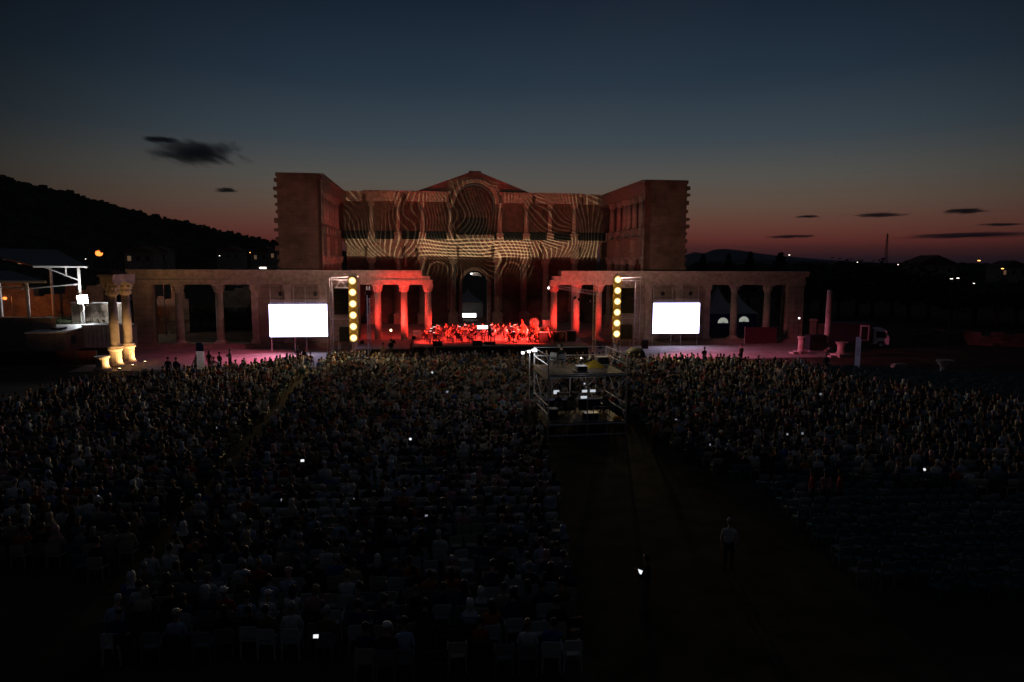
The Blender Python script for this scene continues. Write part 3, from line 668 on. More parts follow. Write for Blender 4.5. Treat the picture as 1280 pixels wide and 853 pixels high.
def person(loc, rz, tpl, shirt, hair, style, label, group, sc=1.0):
    o = link('person', tpl[0], None, loc, rz); o.scale = (sc,) * 3; o.color = (*SHIRT[shirt], 1); tag(o, label, 'person', group)
    h = link('headscarf' if style == 'scarf' else 'cap' if style == 'cap' else 'hair', tpl[1][style], o)
    h.color = (*(SHIRT[hair] if style in ('scarf', 'cap') else HAIRC[hair]), 1)
    return o

# chairs
def chair_meshes():
    seat = MB().box(-.22, .22, -.2, .22, .42, .45).mesh('seat', M['chairplastic'])
    back = MB()
    back.prism([(-.23, .46), (-.24, .80), (-.2, .86), (.2, .86), (.24, .80), (.23, .46), (.17, .46), (.17, .58), (-.17, .58), (-.17, .46)], -.255, -.225)
    back = back.mesh('backrest', M['chairplastic'])
    legs = [MB().bar((x, y, 0), (x * .88, y * .88, .425), .022, 6, 0, .028).mesh('leg', M['chairplastic']) for x in (-.23, .23) for y in (-.24, .22)]
    arms = [MB().box(s * .235 - .022, s * .235 + .022, -.22, .2, .63, .66).box(s * .235 - .02, s * .235 + .02, .14, .19, .43, .628).mesh('armrest', M['chairplastic']) for s in (-1, 1)]
    return seat, back, legs, arms
CH = chair_meshes()
CHC = {'white': (.62, .62, .6), 'cream': (.5, .45, .34), 'brown': (.12, .05, .03), 'grey': (.25, .25, .26), 'teal': (.07, .17, .19)}
def chair(loc, rz, colour, label, group, parts=True):
    if parts:
        o = empty('plastic_chair', loc, label, 'chair', rz, group)
        for n_, me in [('seat', CH[0]), ('backrest', CH[1])] + [('leg', m_) for m_ in CH[2]] + [('armrest', m_) for m_ in CH[3]]:
            c = link(n_, me, o); c.color = (*CHC[colour], 1)
    else:
        o = link('plastic_chair', CHAIR1, None, loc, rz); o.color = (*CHC[colour], 1); tag(o, label, 'chair', group)
    return o
_mb = MB().box(-.22, .22, -.2, .22, .42, .45)
_mb.prism([(-.23, .46), (-.24, .80), (-.2, .86), (.2, .86), (.24, .80), (.23, .46), (.17, .46), (.17, .58), (-.17, .58), (-.17, .46)], -.255, -.225)
for x in (-.23, .23):
    for y in (-.24, .22): _mb.bar((x, y, 0), (x * .88, y * .88, .425), .022, 4, 0, .028)
CHAIR1 = _mb.mesh('plastic_chair', M['chairplastic'])

# seats
TS, PS = math.tan(.07), .07
XLa = lambda Y: -13.9 - (Y - 33) * .15
def block_of(X, Y):
    if Y > 15.9 and Y < 67.5 and XLa(Y) + .7 < X < (2.0 if Y < 30 else 1.7 if Y < 38 else .6 if Y < 44.3 else 4.0): return 'centre'
    if Y > 21 and X > -33.5 and X < XLa(Y) - .6 and Y < min(63.5 + (X + 22) * 1.05, 65.5): return 'left'
    if X > (8.0 + max(0, 40 - Y) * .19 if Y < 44.3 else 4.9) and X < 37 and Y > 31.5 - (X - 9) * .22 and Y < (min(66.5, 66.5 - (X - 20) * .55) if X < 27.5 else 54.5 - (X - 28) * 1.2): return 'right'
    if 27.9 < X < 47 and max(34, 55.6 - (X - 28) * 1.2) < Y < 62.5 - (X - 31) * .35: return 'empty'
    if 11.2 < X < 32 and 20 < Y < 30.6 - (X - 9) * .22: return 'empty'
    return None
seats = []
for i in range(62):
    Yr = 15.2 + i * .97; X = -48.0 + random.random() * .5
    while X < 48:
        X += .575; Y = Yr + X * TS
        b_ = block_of(X, Y)
        if b_: seats.append((b_, i, X, Y))
from collections import defaultdict
byrow = defaultdict(list)
for s_ in seats: byrow[(s_[0], s_[1])].append(s_)
rowrank = {}
for b_ in ('centre', 'left', 'right', 'empty'):
    for k, i in enumerate(sorted({r for bb, r in byrow if bb == b_})): rowrank[(b_, i)] = k + 1
def in_frame(X, Y, z=.9, m=0):
    p = project((X, Y, z)); return -10 - m < p[0] < 1290 + m and p[1] < 858 + m
seatinfo = []
for (b_, i), lst in byrow.items():
    lst.sort(key=lambda t: -t[2] if b_ in ('centre', 'left') else t[2])
    for k, (bb, r, X, Y) in enumerate(lst): seatinfo.append([bb, rowrank[(bb, r)], k + 1, X, Y])
rs = random.Random(17)
seatinfo.sort(key=lambda t: t[4])
PHONES = [(378, 576), (445, 623), (395, 800), (513, 549), (381, 508), (222, 657), (122, 621), (559, 490), (540, 466), (241, 501), (353, 625), (460, 643), (874, 487), (887, 556), (925, 549), (845, 525), (984, 543), (1003, 542), (1155, 595), (974, 515), (1026, 493), (1210, 572), (1172, 514), (270, 535), (469, 458), (533, 645)]
BRIGHT = [(378, 576), (445, 623), (395, 800), (513, 549), (381, 508), (222, 657), (874, 487), (1155, 595), (540, 466)]
taken = {}
for n_, (px, py) in enumerate(PHONES):
    p = G(px, py, 1.0); best = min((s_ for s_ in seatinfo if s_[0] != 'empty' and id(s_) not in taken), key=lambda s_: (s_[3] - p.x) ** 2 + (s_[4] - p.y + .3) ** 2)
    taken[id(best)] = n_
SH_W = ['white'] * 4 + ['pale blue'] * 2 + ['black'] * 9 + ['navy'] * 6 + ['olive'] * 2 + ['red', 'beige', 'beige', 'grey', 'grey', 'teal', 'pink', 'olive', 'blue', 'orange']
persons = []; nchair = 0; nper = 0; stuffP = []; stuffC = []
NP, NC = 236, 290
CGRP = 'plastic chairs of the audience'; PGRP = 'seated audience'
for s_ in seatinfo:
    bb, rk, k, X, Y = s_; vis = in_frame(X, Y)
    if not vis: continue
    occ = bb != 'empty' and (rs.random() < .80 + .16 * math.sin(X * .9 + 1.7 * math.sin(Y * .43)) or id(s_) in taken)
    if bb == 'centre' and rk <= 2 and id(s_) not in taken: occ = rs.random() < .55
    ccol = rs.choice(['white', 'white', 'cream', 'brown', 'grey']) if bb in ('centre',) and Y < 30 else rs.choice(['teal', 'teal', 'grey']) if bb == 'empty' else rs.choice(['grey', 'cream', 'brown', 'teal'])
    jx, jy, jr = rs.gauss(0, .06), rs.gauss(0, .11), PS + rs.gauss(0, .08)
    if nchair < NC:
        side = 'wide aisle' if bb in ('centre', 'right') else 'narrow path'
        where = 'of empty block' if bb == 'empty' else 'of %s block' % bb
        if bb == 'empty': side = 'wide aisle'
        lab = '%s plastic chair, %s from %s in %s row from back %s' % (ccol, nth(k), side, nth(rk), where)
        chair((X + jx, Y + jy, 0), jr, ccol, lab, CGRP, parts=(Y < 20.5)); nchair += 1
    else: stuffC.append((X + jx, Y + jy, jr, ccol))
    if occ:
        shirt = rs.choice(SH_W); st_ = rs.choices(['short', 'long', 'bun', 'bald', 'scarf', 'cap'], [50, 22, 8, 7, 9, 4])[0]
        hc_ = rs.choice(['white', 'beige', 'black', 'pink', 'pale blue', 'navy']) if st_ in ('scarf', 'cap') else rs.choices(list(HAIRC), [45, 25, 12, 7, 8])[0]
        ti = rs.randrange(6) if id(s_) not in taken else 2
        sc = rs.uniform(.94, 1.05)
        if nper < NP:
            hd = {'short': '%s-haired', 'long': 'long-haired %s', 'bun': '%s-bunned', 'bald': 'balding %s', 'scarf': '%s-scarfed', 'cap': '%s-capped'}[st_]
            hd = hd % hc_.replace(' ', '-') if st_ not in ('long', 'bald') else hd.split(' ')[0]
            side = 'wide aisle' if bb != 'left' else 'narrow path'
            lab = '%s spectator in %s, %s seat from %s, %s row from back, %s block' % (hd, shirt, nth(k), side, nth(rk), bb)
            person((X + jx, Y + jy, 0), jr + rs.gauss(0, .06), SEATED[ti], shirt, hc_, st_, lab, PGRP, sc); nper += 1
        else: stuffP.append((X + jx, Y + jy, jr + rs.gauss(0, .08), sc, ti, shirt, hc_, st_))
        if id(s_) in taken:
            n_ = taken[id(s_)]; q = Vector((X + jx, Y + jy, 0)) + Matrix.Rotation(jr, 3, 'Z') @ Vector((.0, .42, 1.0)) * sc
            tgt = PHONES[n_]; q2 = D(tgt[0], tgt[1], q.y); q = Vector((q2.x, q.y, min(1.65, max(.8, q2.z))))
            ph = empty('mobile_phone', q, 'glowing phone held up by a spectator, %s in the crowd counted by nearness to the camera' % nth(n_ + 1), 'phone', jr + PI, 'glowing phones in the audience')
            persons.append((q.y, ph))
            w_ = .10 if n_ > 2 else .13
            r_ = MB().box(-w_ / 2 - .006, w_ / 2 + .006, -.012, 0.0, -.045 - .006, .045 + .006).build('case', M['blackbox'], ph); r_.rotation_euler = (.35, 0, 0)
            r_ = MB().box(-w_ / 2, w_ / 2, .0012, .006, -.045, .045).build('display', M['phone' if PHONES[n_] in BRIGHT else 'phone_dim'], ph); r_.rotation_euler = (.35, 0, 0)
            ph.scale = (1.0 if Y < 24 else 1.2 if Y < 40 else 1.6,) * 3
persons.sort(key=lambda t: t[0])
for k, (yy, ph) in enumerate(persons): ph['label'] = 'glowing phone of a seated spectator, %s nearest of those lit up' % nth(k + 1)

def lowpoly(me, ratio):
    ob = bpy.data.objects.new('tmp', me); COL.objects.link(ob); d = ob.modifiers.new('d', 'DECIMATE'); d.ratio = ratio
    m2 = bpy.data.meshes.new_from_object(ob.evaluated_get(bpy.context.evaluated_depsgraph_get())); bpy.data.objects.remove(ob)
    m2.calc_loop_triangles()
    v = np.zeros(len(m2.vertices) * 3, np.float32); m2.vertices.foreach_get('co', v)
    t = np.array([tuple(x.vertices) for x in m2.loop_triangles], np.int32); mi = np.array([x.material_index for x in m2.loop_triangles], np.int32)
    bpy.data.meshes.remove(m2); return v.reshape(-1, 3), t, mi
def mass(name, items, m):       # items: (V, T, face colours)
    nv = sum(len(a) for a, _, _ in items); ntr = sum(len(t) for _, t, _ in items)
    V = np.concatenate([a for a, _, _ in items]); o = np.cumsum([0] + [len(a) for a, _, _ in items])[:-1]
    T = np.concatenate([t + k for (_, t, _), k in zip(items, o)]); C = np.concatenate([c for _, _, c in items])
    me = bpy.data.meshes.new(name); me.vertices.add(nv); me.vertices.foreach_set('co', V.astype(np.float32).ravel())
    me.loops.add(ntr * 3); me.loops.foreach_set('vertex_index', T.astype(np.int32).ravel())
    me.polygons.add(ntr); me.polygons.foreach_set('loop_start', np.arange(0, ntr * 3, 3, dtype=np.int32))
    me.polygons.foreach_set('use_smooth', np.ones(ntr, bool))
    at = me.attributes.new('tint', 'FLOAT_COLOR', 'FACE'); at.data.foreach_set('color', C.astype(np.float32).ravel())
    me.materials.append(m); me.update(); me.validate(); return link(name, me)
m, nt_, b_ = newmat('crowd_cloth'); at = nt_.nodes.new('ShaderNodeAttribute'); at.attribute_name = 'tint'; nt_.links.new(at.outputs['Color'], b_.inputs['Base Color']); b_.inputs['Roughness'].default_value = .6; b_.inputs['Specular IOR Level'].default_value = .3
M['crowd'] = m
LOW = [lowpoly(t[0], .16) for t in SEATED]; LOWH = [{h: lowpoly(me, .35) for h, me in t[1].items()} for t in SEATED]
SKINS = [(.45, .27, .19), (.38, .22, .15), (.5, .31, .22), (.3, .17, .11)]; TRO = [(.03, .035, .06), (.02, .02, .022), (.12, .1, .08), (.05, .05, .055), (.2, .17, .13)]
items = []
def place(v, x, y, a, s): c, q = math.cos(a), math.sin(a); return np.stack([x + s * (v[:, 0] * c - v[:, 1] * q), y + s * (v[:, 0] * q + v[:, 1] * c), s * v[:, 2]], 1)
for x, y, a, s, ti, shirt, hc_, st_ in stuffP:
    v, t, mi = LOW[ti]; pal = np.array([SHIRT[shirt], rs.choice(SKINS), rs.choice(TRO), (.03, .025, .022)]); c = np.concatenate([pal[mi], np.ones((len(mi), 1))], 1)
    items.append((place(v, x, y, a, s), t, c))
    v, t, mi = LOWH[ti][st_]; hc3 = SHIRT[hc_] if st_ in ('scarf', 'cap') else HAIRC[hc_]
    items.append((place(v, x, y, a, s), t, np.tile(np.array([*hc3, 1]), (len(t), 1))))
tag(mass('crowd', items, M['crowd']), 'dense dark mass of seated spectators filling the ground', 'crowd', None, 'stuff')
cv, ct, cm = lowpoly(CHAIR1, 1.0)
tag(mass('chair_rows', [(place(cv, x, y, a, 1), ct, np.tile(np.array([*CHC[c], 1]), (len(ct), 1))) for x, y, a, c in stuffC], M['crowd']), 'rows of plastic chairs under and beside the crowd', 'chairs', None, 'stuff')

# standing people
def stander(px, py, tpl, rz, shirt, hair, style, label, sc=1.0, group='people standing about'):
    return person(G(px, py), rz, STAND[tpl], shirt, hair, style, label, group, sc)
stander(211, 474, 0, .1, 'black', 'black', 'short', 'person in black standing alone left of the blue topped banner', 1.05)
stander(221, 474, 1, -.2, 'navy', 'black', 'short', 'person in navy standing second left of the blue topped banner', 1.03)
stander(246, 470, 0, .3, 'beige', 'fair', 'long', 'fair-haired person in beige half hidden behind the blue topped banner')
stander(262, 463, 0, 0, 'black', 'black', 'long', 'long-haired person in black just right of the blue topped banner')
stander(268, 472, 3, .2, 'pink', 'brown', 'bun', 'person in pink top standing right of the blue topped banner')
stander(275, 465, 3, -.4, 'olive', 'brown', 'short', 'person in olive standing between pink and white-fronted people')
stander(288, 462, 2, PI * .8, 'white', 'black', 'short', 'white-shirted person facing the audience on the paving', 1.05)
stander(373, 459, 3, .2, 'grey', 'black', 'short', 'taller of the couple standing under the lit screen', 1.08)
stander(381, 459, 0, -.2, 'black', 'brown', 'long', 'shorter of the couple standing under the lit screen', .98)
stander(1032, 468, 0, 0, 'navy', 'black', 'short', 'person in navy standing below the broken single column', 1.05)
stander(880, 458, 2, .1, 'black', 'black', 'short', 'person in black standing at the crowd edge below the tent portico', 1.05)
stander(926, 453, 0, .4, 'olive', 'brown', 'short', 'person in olive on the pink paving beyond the crowd')
stander(479, 452, 1, -.5, 'beige', 'black', 'short', 'person in beige beside the first red column', 1.05)
stander(489, 449, 3, -.3, 'black', 'black', 'short', 'dark figure between the first and second red columns', 1.15)
stander(534, 457, 0, .2, 'beige', 'grey', 'short', 'grey-haired person standing before the black stage front', 1.02)
stander(544, 458, 0, -.1, 'grey', 'fair', 'long', 'fair-haired person standing before the black stage front')
stander(636, 461, 1, .3, 'grey', 'brown', 'short', 'person in grey walking along the black stage front')
stander(664, 464, 2, .1, 'black', 'black', 'cap', 'camera operator in black beside the scaffold rail', 1.15)
stander(659, 527, 0, .2, 'pink', 'fair', 'long', 'person in pink standing at the scaffold side')
stander(668, 529, 1, .5, 'beige', 'brown', 'short', 'person in beige standing at the scaffold side', 1.03)
stander(818, 566, 1, .8, 'orange', 'brown', 'short', 'person in orange walking beside the scaffold', 1.02)
reader = stander(807, 768, 2, 1.1, 'black', 'black', 'short', 'person in black reading a glowing tablet in the wide aisle', 1.0)
stander(910, 714, 1, -.3, 'white', 'grey', 'short', 'white-shirted person walking alone down the wide aisle', 1.0)
stander(1013, 640, 1, 1.2, 'red', 'black', 'short', 'person in red walking behind the last full row', 1.03)
stander(1030, 640, 0, .2, 'pink', 'black', 'long', 'person in pink standing next to the walker in red')
stander(1048, 640, 1, 1.2, 'red', 'brown', 'bun', 'person in red with hair bun behind the last full row')
stander(1120, 622, 3, 1.2, 'grey', 'grey', 'short', 'grey-haired person stooping behind the last full row', 1.0)
tb = empty('tablet', G(807, 768) + Vector((-.14, .12, 1.22)), 'glowing tablet held by the reader in the wide aisle', 'tablet', 0)
o = MB().box(-.13, .13, -.012, .0, -.085, .085).build('case', M['blackbox'], tb); o.rotation_euler = (-.9, .5, .5)
o = MB().box(-.12, .12, -.018, -.0125, -.075, .075).build('display', M['phone'], tb); o.rotation_euler = (-.9, .5, .5)

# ------------------------------------------------------------------ orchestra
def violin_mb(k=1.0):
    mb = MB(); b_ = [(.0, -.18), (.10, -.16), (.105, -.09), (.07, -.03), (.085, .06), (.05, .12), (0, .13)]
    poly = b_ + [(-x, y) for x, y in b_[::-1][1:-1]]
    mb.prism([(x * k, y * k) for x, y in poly], -.022 * k, .022 * k, 0, 'z').box(-.012 * k, .012 * k, .12 * k, .36 * k, 0.0, .02 * k).blob((0, .37 * k, .0), (.02 * k, .025 * k, .02 * k), 1, 6, 4, 0)
    return mb
VIO = (violin_mb(1.0).mesh('body', M['varnish']), MB().bar((-.22, .03, .06), (.42, .08, .07), .006, 4).mesh('bow', M['whitemetal']))
CEL = (violin_mb(2.05).mesh('body', M['varnish']), MB().bar((-.35, -.1, .16), (.35, -.06, .16), .008, 4).mesh('bow', M['whitemetal']))
BAS = (violin_mb(3.0).mesh('body', M['varnish']), MB().bar((-.35, -.2, .2), (.35, -.14, .2), .009, 4).mesh('bow', M['whitemetal']))
_cl = MB().bar((0, 0, .16), (0, .0, -.40), .014, 7, 0, .022).lathe([(.022, -.40), (.045, -.47)], 8)
_tr = MB().bar((0, -.25, 0), (0, .12, 0), .012, 6).lathe([(.012, 0), (.02, .1), (.06, .17)], 10)
_o = len(_tr.v)
CLA = (_cl.mesh('clarinet_tube', M['blackbox']),)
_tp = MB().bar((0, -.24, 0), (0, .12, 0), .012, 6).bar((0, -.12, -.06), (0, .08, -.06), .012, 6)
for r0, r1, y0, y1 in ((.012, .025, .12, .2), (.025, .065, .2, .26)): _tp.bar((0, y0, 0), (0, y1, 0), r0, 10, 0, r1, False)
TRU = (_tp.mesh('horn_tube', M['brass']),)
STD = MB().bar((0, 0, .0), (0, 0, 1.0), .012, 5)
for k in range(3): t = 2 * PI * k / 3; STD.bar((0, 0, .12), (.22 * math.cos(t), .22 * math.sin(t), 0), .01, 4)
STDM = STD.mesh('stem', M['blacksteel'])
DESK = MB().obox((0, .0, 1.08), (.5, .02, .34), 0, 0, -.45).mesh('desk', M['blacksteel']); SHEET = MB().obox((0, -.03, 1.09), (.42, .008, .27), 0, 0, -.45).mesh('sheet_music', M['white'])
SLIGHT = MB().obox((0, .02, 1.27), (.3, .05, .05)).bar((0, .03, 1.2), (0, .03, 1.26), .01, 4).mesh('stand_light', M['standlight'])
OCH = MB().box(-.2, .2, -.2, .2, .43, .46).box(-.2, .2, -.22, -.19, .5, .86)
for x in (-.18, .18):
    for y in (-.19, .18): OCH.bar((x, y, 0), (x, y, .43), .013, 4)
    OCH.bar((x, -.2, .43), (x, -.205, .8), .013, 4)
OCHM = OCH.mesh('orchestra_chair', M['blackbox'])
cond_xy = (-1.0, -9.6)
rowsO = [(-8.2, [-7.6, -6.5, -5.4, -4.3, -3.2, 1.5, 2.6, 3.7, 4.8, 5.9, 7.0], 'front'), (-6.3, [-7.9, -6.7, -5.5, -4.3, -3.0, -1.7, -.4, .9, 2.2, 3.5, 4.8, 6.1], 'second'), (-4.3, [-7.8, -6.5, -5.2, -3.9, -2.6, -1.3, 0, 1.3, 2.6, 3.9, 5.2, 6.5], 'third'),
         (-2.2, [-7.4, -6.3, -5.2, -4.1, -3.0, -1.9, -.8, .3, 1.4, 2.5, 3.6, 4.7], 'fourth'), (-.3, [-6.6, -5.5, -4.4, -3.3, -2.2, -1.1, 0, 1.1, 2.2, 3.3], 'back')]
ro = random.Random(9)
for y, xs, rn in rowsO:
    for k, x in enumerate(xs):
        x += ro.gauss(0, .12); yy = y + ro.gauss(0, .12) - (abs(x + 1) * .12 if rn in ('front', 'second') else 0)
        a = math.atan2(cond_xy[1] - yy, cond_xy[0] - x) - PI / 2; a_f = PI + (a - PI if a > 0 else a + PI) * .7
        inst = ('violin' if x < 1 else 'cello') if rn in ('front', 'second') else ('violin' if x < -3.4 else 'wind' if x < 2.2 else 'cello') if rn == 'third' else ('bass' if rn == 'fourth' and x > 2.6 else 'wind')
        horn = inst == 'wind' and rn in ('fourth', 'back')
        p = B(x, yy, SZ + .003); rz = a_f + PHI; sh = ro.choices(['black', 'grey', 'white', 'beige'], [2, 3, 4, 3])[0]
        who = '%s from the left in the %s row of the orchestra' % (nth(k + 1), rn)
        nm = {'violin': 'violinist', 'cello': 'cellist', 'bass': 'double bass player', 'wind': 'horn player' if horn else 'clarinet player'}[inst]
        stl = ro.choice(['short', 'short', 'long', 'bun'])
        person(p, rz, PLAY['stand' if inst == 'bass' else inst], sh, ro.choice(['black', 'brown', 'grey', 'fair']), stl, '%s in %s, %s' % (nm, sh, who), 'musicians on the stage')
        R = Matrix.Rotation(rz, 3, 'Z')
        if inst != 'bass':
            o = link('orchestra_chair', OCHM, None, p, rz); tag(o, 'black chair of the player %s' % who, 'chair', 'orchestra chairs')
        ms, nmi = {'violin': (VIO, 'violin'), 'cello': (CEL, 'cello'), 'bass': (BAS, 'double_bass'), 'wind': ((TRU, 'horn') if horn else (CLA, 'clarinet'))}[inst]
        off, rot = {'violin': ((-.14, .24, 1.10), (.25, .0, .35)), 'cello': ((-.03, .36, .62), (1.25, 0, .0)), 'bass': ((-.05, .42, .92), (1.38, 0, 0)), 'wind': ((0, .34, .9), (-.5, 0, 0)) if not horn else ((.0, .36, 1.16), (-.1, 0, 0))}[inst]
        e = empty(nmi, p + R @ Vector(off), '%s played %s' % (nmi.replace('_', ' '), who), nmi.replace('_', ' '), 0, 'instruments of the orchestra'); e.rotation_euler = (rot[0], rot[1], rz + rot[2])
        for mm in ms: link(mm.name.split('.')[0], mm, e)
        q = p + R @ Vector((.1, .95, 0))
        if k % 2 == 0 or inst in ('wind', 'bass'):
            e = empty('music_stand', q, 'music stand before the %s player from the left, %s orchestra row' % (nth(k + 1), rn), 'music stand', rz, 'music stands on the stage')
            link('stem', STDM, e); link('desk', DESK, e); link('sheet_music', SHEET, e)
            if k % 3 == 0: link('stand_light', SLIGHT, e)
pod = empty('conductor_podium', B(*cond_xy, SZ), 'small black podium at the stage front under the conductor', 'podium', PHI)
MB().box(-.6, .6, -.5, .5, .003, .22).build('step', M['blackbox'], pod); mb = MB().bar((-.55, -.46, .22), (-.55, -.46, 1.1), .02).bar((.55, -.46, .22), (.55, -.46, 1.1), .02).bar((-.55, -.46, 1.1), (.55, -.46, 1.1), .02); mb.build('back_rail', M['blacksteel'], pod)
person(B(*cond_xy, SZ + .223), PHI, PLAY['conduct'], 'black', 'grey', 'short', 'conductor in black with both arms raised at the stage front', None, 1.0)
ml_ = empty('score_lamp', B(cond_xy[0] - .75, cond_xy[1] + .1, SZ), 'bright white lamp on the stand before the conductor', 'lamp', PHI)
MB().bar((0, .12, 0), (0, .12, 1.75), .02).lathe([(.2, 0), (.2, .03)], 10).build('stem', M['blacksteel'], ml_)
MB().obox((0, 0, 1.82), (1.15, .06, .42), 0).build('lamp_head', M['blackbox'], ml_); M['monitor2'] = emit('score_lamp_glow', (1, .97, .95), 4); MB().obox((0, -.04, 1.82), (1.1, .015, .36)).build('lamp_glow', M['monitor2'], ml_)
# percussion and stage gear
def lathe_thing(name, label, cat, loc, parts, rz=0, group=None):
    e = empty(name, loc, label, cat, rz, group)
    for n_, prof, m_ in parts: MB().lathe(prof, 18).build(n_, m_, e, smooth=False)
    return e
for k in range(3):
    lathe_thing('timpani', 'copper kettledrum, %s of three beside the bass drum' % nth(k + 1), 'drum', B(5.2 + k * .95, -.2 + .2 * k, SZ + .003), [('bowl', [(.12, .12), (.28, .3), (.36, .55), (.37, .80)], M['brass']), ('drum_head', [(.37, .803), (.365, .83)], M['skin2']), ('foot', [(.3, 0), (.28, .05), (.1, .119)], M['blacksteel'])], 0, 'kettledrums at the stage back')
bd = empty('bass_drum', B(5.6, 1.7, SZ + .003), 'large pale bass drum on a frame behind the kettledrums', 'drum', PHI)
mb = MB().bar((0, -.3, 1.25), (0, .3, 1.25), .62, 24); mb.build('shell', M['varnish'], bd)
MB().bar((0, -.325, 1.25), (0, -.302, 1.25), .58, 24).build('drum_head', M['skin2'], bd)
MB().bar((-.6, 0, 0), (-.5, 0, .9), .03).bar((.6, 0, 0), (.5, 0, .9), .03).box(-.65, .65, -.3, .3, 0, .05).build('frame', M['blacksteel'], bd)
tbx = empty('flight_case', B(7.1, 1.2, SZ + .003), 'tall pale flight case beside the bass drum', 'case', PHI)
MB().box(-.5, .5, -.35, .35, .1, 1.55).build('shell', M['whitemetal'], tbx); MB().box(-.53, .53, -.38, .38, 1.553, 1.62).box(-.53, .53, -.38, .38, .05, .098).build('edge_trim', M['steel'], tbx)
def equip(lx, ly, w_, h, label):
    e = empty('equipment_rack', B(lx, ly, SZ + .003), label, 'equipment rack', PHI, 'black racks on the stage')
    MB().box(-w_ / 2, w_ / 2, -.3, .3, .06, h).build('cabinet', M['blackbox'], e)
    MB().box(-w_ / 2 - .03, w_ / 2 + .03, -.33, .33, h + .003, h + .05).build('lid', M['steel'], e)
    mb = MB()
    for x in (-1, 1):
        for y in (-1, 1): mb.bar((x * (w_ / 2 - .1), y * .2 - .02, .055), (x * (w_ / 2 - .1), y * .2 + .02, .055), .05, 8)
    mb.build('casters', M['rubber'], e)
equip(5.0, -9.0, 1.0, 1.15, 'black rack at the stage edge nearest the cellos'); equip(6.9, -8.2, 1.3, 1.1, 'wide black rack near the red column with screens on it'); equip(8.3, -8.0, .9, 1.2, 'black rack at the far right stage corner')
rb = empty('red_case', B(-8.9, -1.5, .8), 'boxy case glowing red between the second and third red columns', 'case', PHI)
MB().box(-.45, .45, -.3, .3, .08, 1.1).build('shell', M['whitemetal'], rb); MB().box(-.48, .48, -.33, .33, 1.103, 1.16).box(-.48, .48, -.33, .33, .003, .077).build('edge_trim', M['steel'], rb)
for lx, lb in ((-6.6, 'dark wedge monitor at the stage edge left of the conductor'), (-2.4, 'dark wedge monitor at the stage edge by the conductor')):
    e = empty('wedge_monitor', B(lx, SF + .45, SZ + .003), lb, 'speaker', PHI, 'wedge monitors on the stage edge')
    MB().prism([(-.3, 0), (.3, 0), (.22, .42), (-.05, .5), (-.3, .25)], -.5, .5, 0, 'x').build('cabinet', M['blackbox'], e)
    MB().obox((0, .135, .40), (.86, .3, .012), 0, 0, -.29).build('grille', M['blacksteel'], e)

# ------------------------------------------------------------------ rigs
def truss_between(mb, p, q, w_=.28, n=10, r=.022):
    p, q = Vector(p), Vector(q); d = (q - p).normalized(); a = d.cross(Vector((0, 0, 1))); a = a.normalized() if a.length > .1 else Vector((1, 0, 0)); b_ = d.cross(a)
    cs = [(a * i + b_ * j) * w_ / 2 for i, j in ((-1, -1), (1, -1), (1, 1), (-1, 1))]
    for c in cs: mb.bar(p + c, q + c, r, 5)
    for k in range(n):
        t0, t1 = k / n, (k + 1) / n
        for i in range(4):
            c0, c1 = cs[i], cs[(i + 1) % 4]
            if k % 2: c0, c1 = c1, c0
            mb.bar(p.lerp(q, t0) + c0, p.lerp(q, t1) + c1, r * .6, 4)
    return mb
def spot(name, loc, target, power, col, angle=50, blend=.5, parent=None, radius=.15):
    l = bpy.data.lights.new(name, 'SPOT'); l.energy = power; l.color = col; l.spot_size = math.radians(angle); l.spot_blend = blend; l.shadow_soft_size = radius
    o = bpy.data.objects.new(name, l); COL.objects.link(o)
    o.rotation_euler = (Vector(target) - Vector(loc)).to_track_quat('-Z', 'Y').to_euler(); o.location = loc
    return o
RED = (1.0, .04, .03)
BLIND_W, RED_W = 540, 36000
towers = [((-15.55, 66.6, 0), 8.23, 2.65, 'left'), ((10.85, 70.6, 0), 8.36, 2.75, 'right')]
for (x, y, _), zt, zb, sd in towers:
    nm = 'yellow blinder lamp tower beside the ' + ('red columns and dark speaker stack' if sd == 'left' else 'lighting truss and hanging speakers')
    e = empty('blinder_tower', (x, y, 0), nm, 'light tower', PHI)
    mb = truss_between(MB(), (0, .35, .1), (0, .35, 8.9), .32, 22); mb.build('mast', M['steel'], e)
    MB().box(-.42, .42, .1, .14, 2.2, 8.75).build('halo_board', M['whitemetal'], e)  # added pale board, catches amber light in place of the lamps' halo
    mb = MB().box(-.7, .7, -.3, 1.0, .02, .1)
    for s in (-1, 1): mb.bar((s * .65, .35, .1), (s * .15, .35, 1.6), .03)
    mb.build('base', M['blacksteel'], e)
    for k in range(6):
        z = zt + (zb - zt) * k / 5
        mb = MB().lathe([(.14, 0), (.34, .14), (.395, .2)], 16); mm = mb.mesh('blinder', M['blackbox'])
        h = link('blinder', mm, e, (0, 0, z)); h.rotation_euler = (PI / 2, 0, 0)
        h.location = (0, .06, z)
        MB().lathe([(.385, .202), (.375, .21)], 20).build('reflector', M['bulb_rim'], h); MB().lathe([(.30, .213), (.2, .24), (.02, .25)], 18).build('lamp', M['bulb_core'], h)
        pl_ = bpy.data.lights.new('halo_fill', 'POINT'); pl_.energy = 15; pl_.color = (1, .42, .03); pl_.shadow_soft_size = .12; po = bpy.data.objects.new('halo_fill', pl_); COL.objects.link(po); po.location = (x, y - .62, z)  # added point lamp that lights the board as a halo
        spot('blinder_beam', (x, y - .28, z), (x + (6 if sd == 'left' else -3), y - 40, -2), BLIND_W, (1, .74, .36), 150, .6)
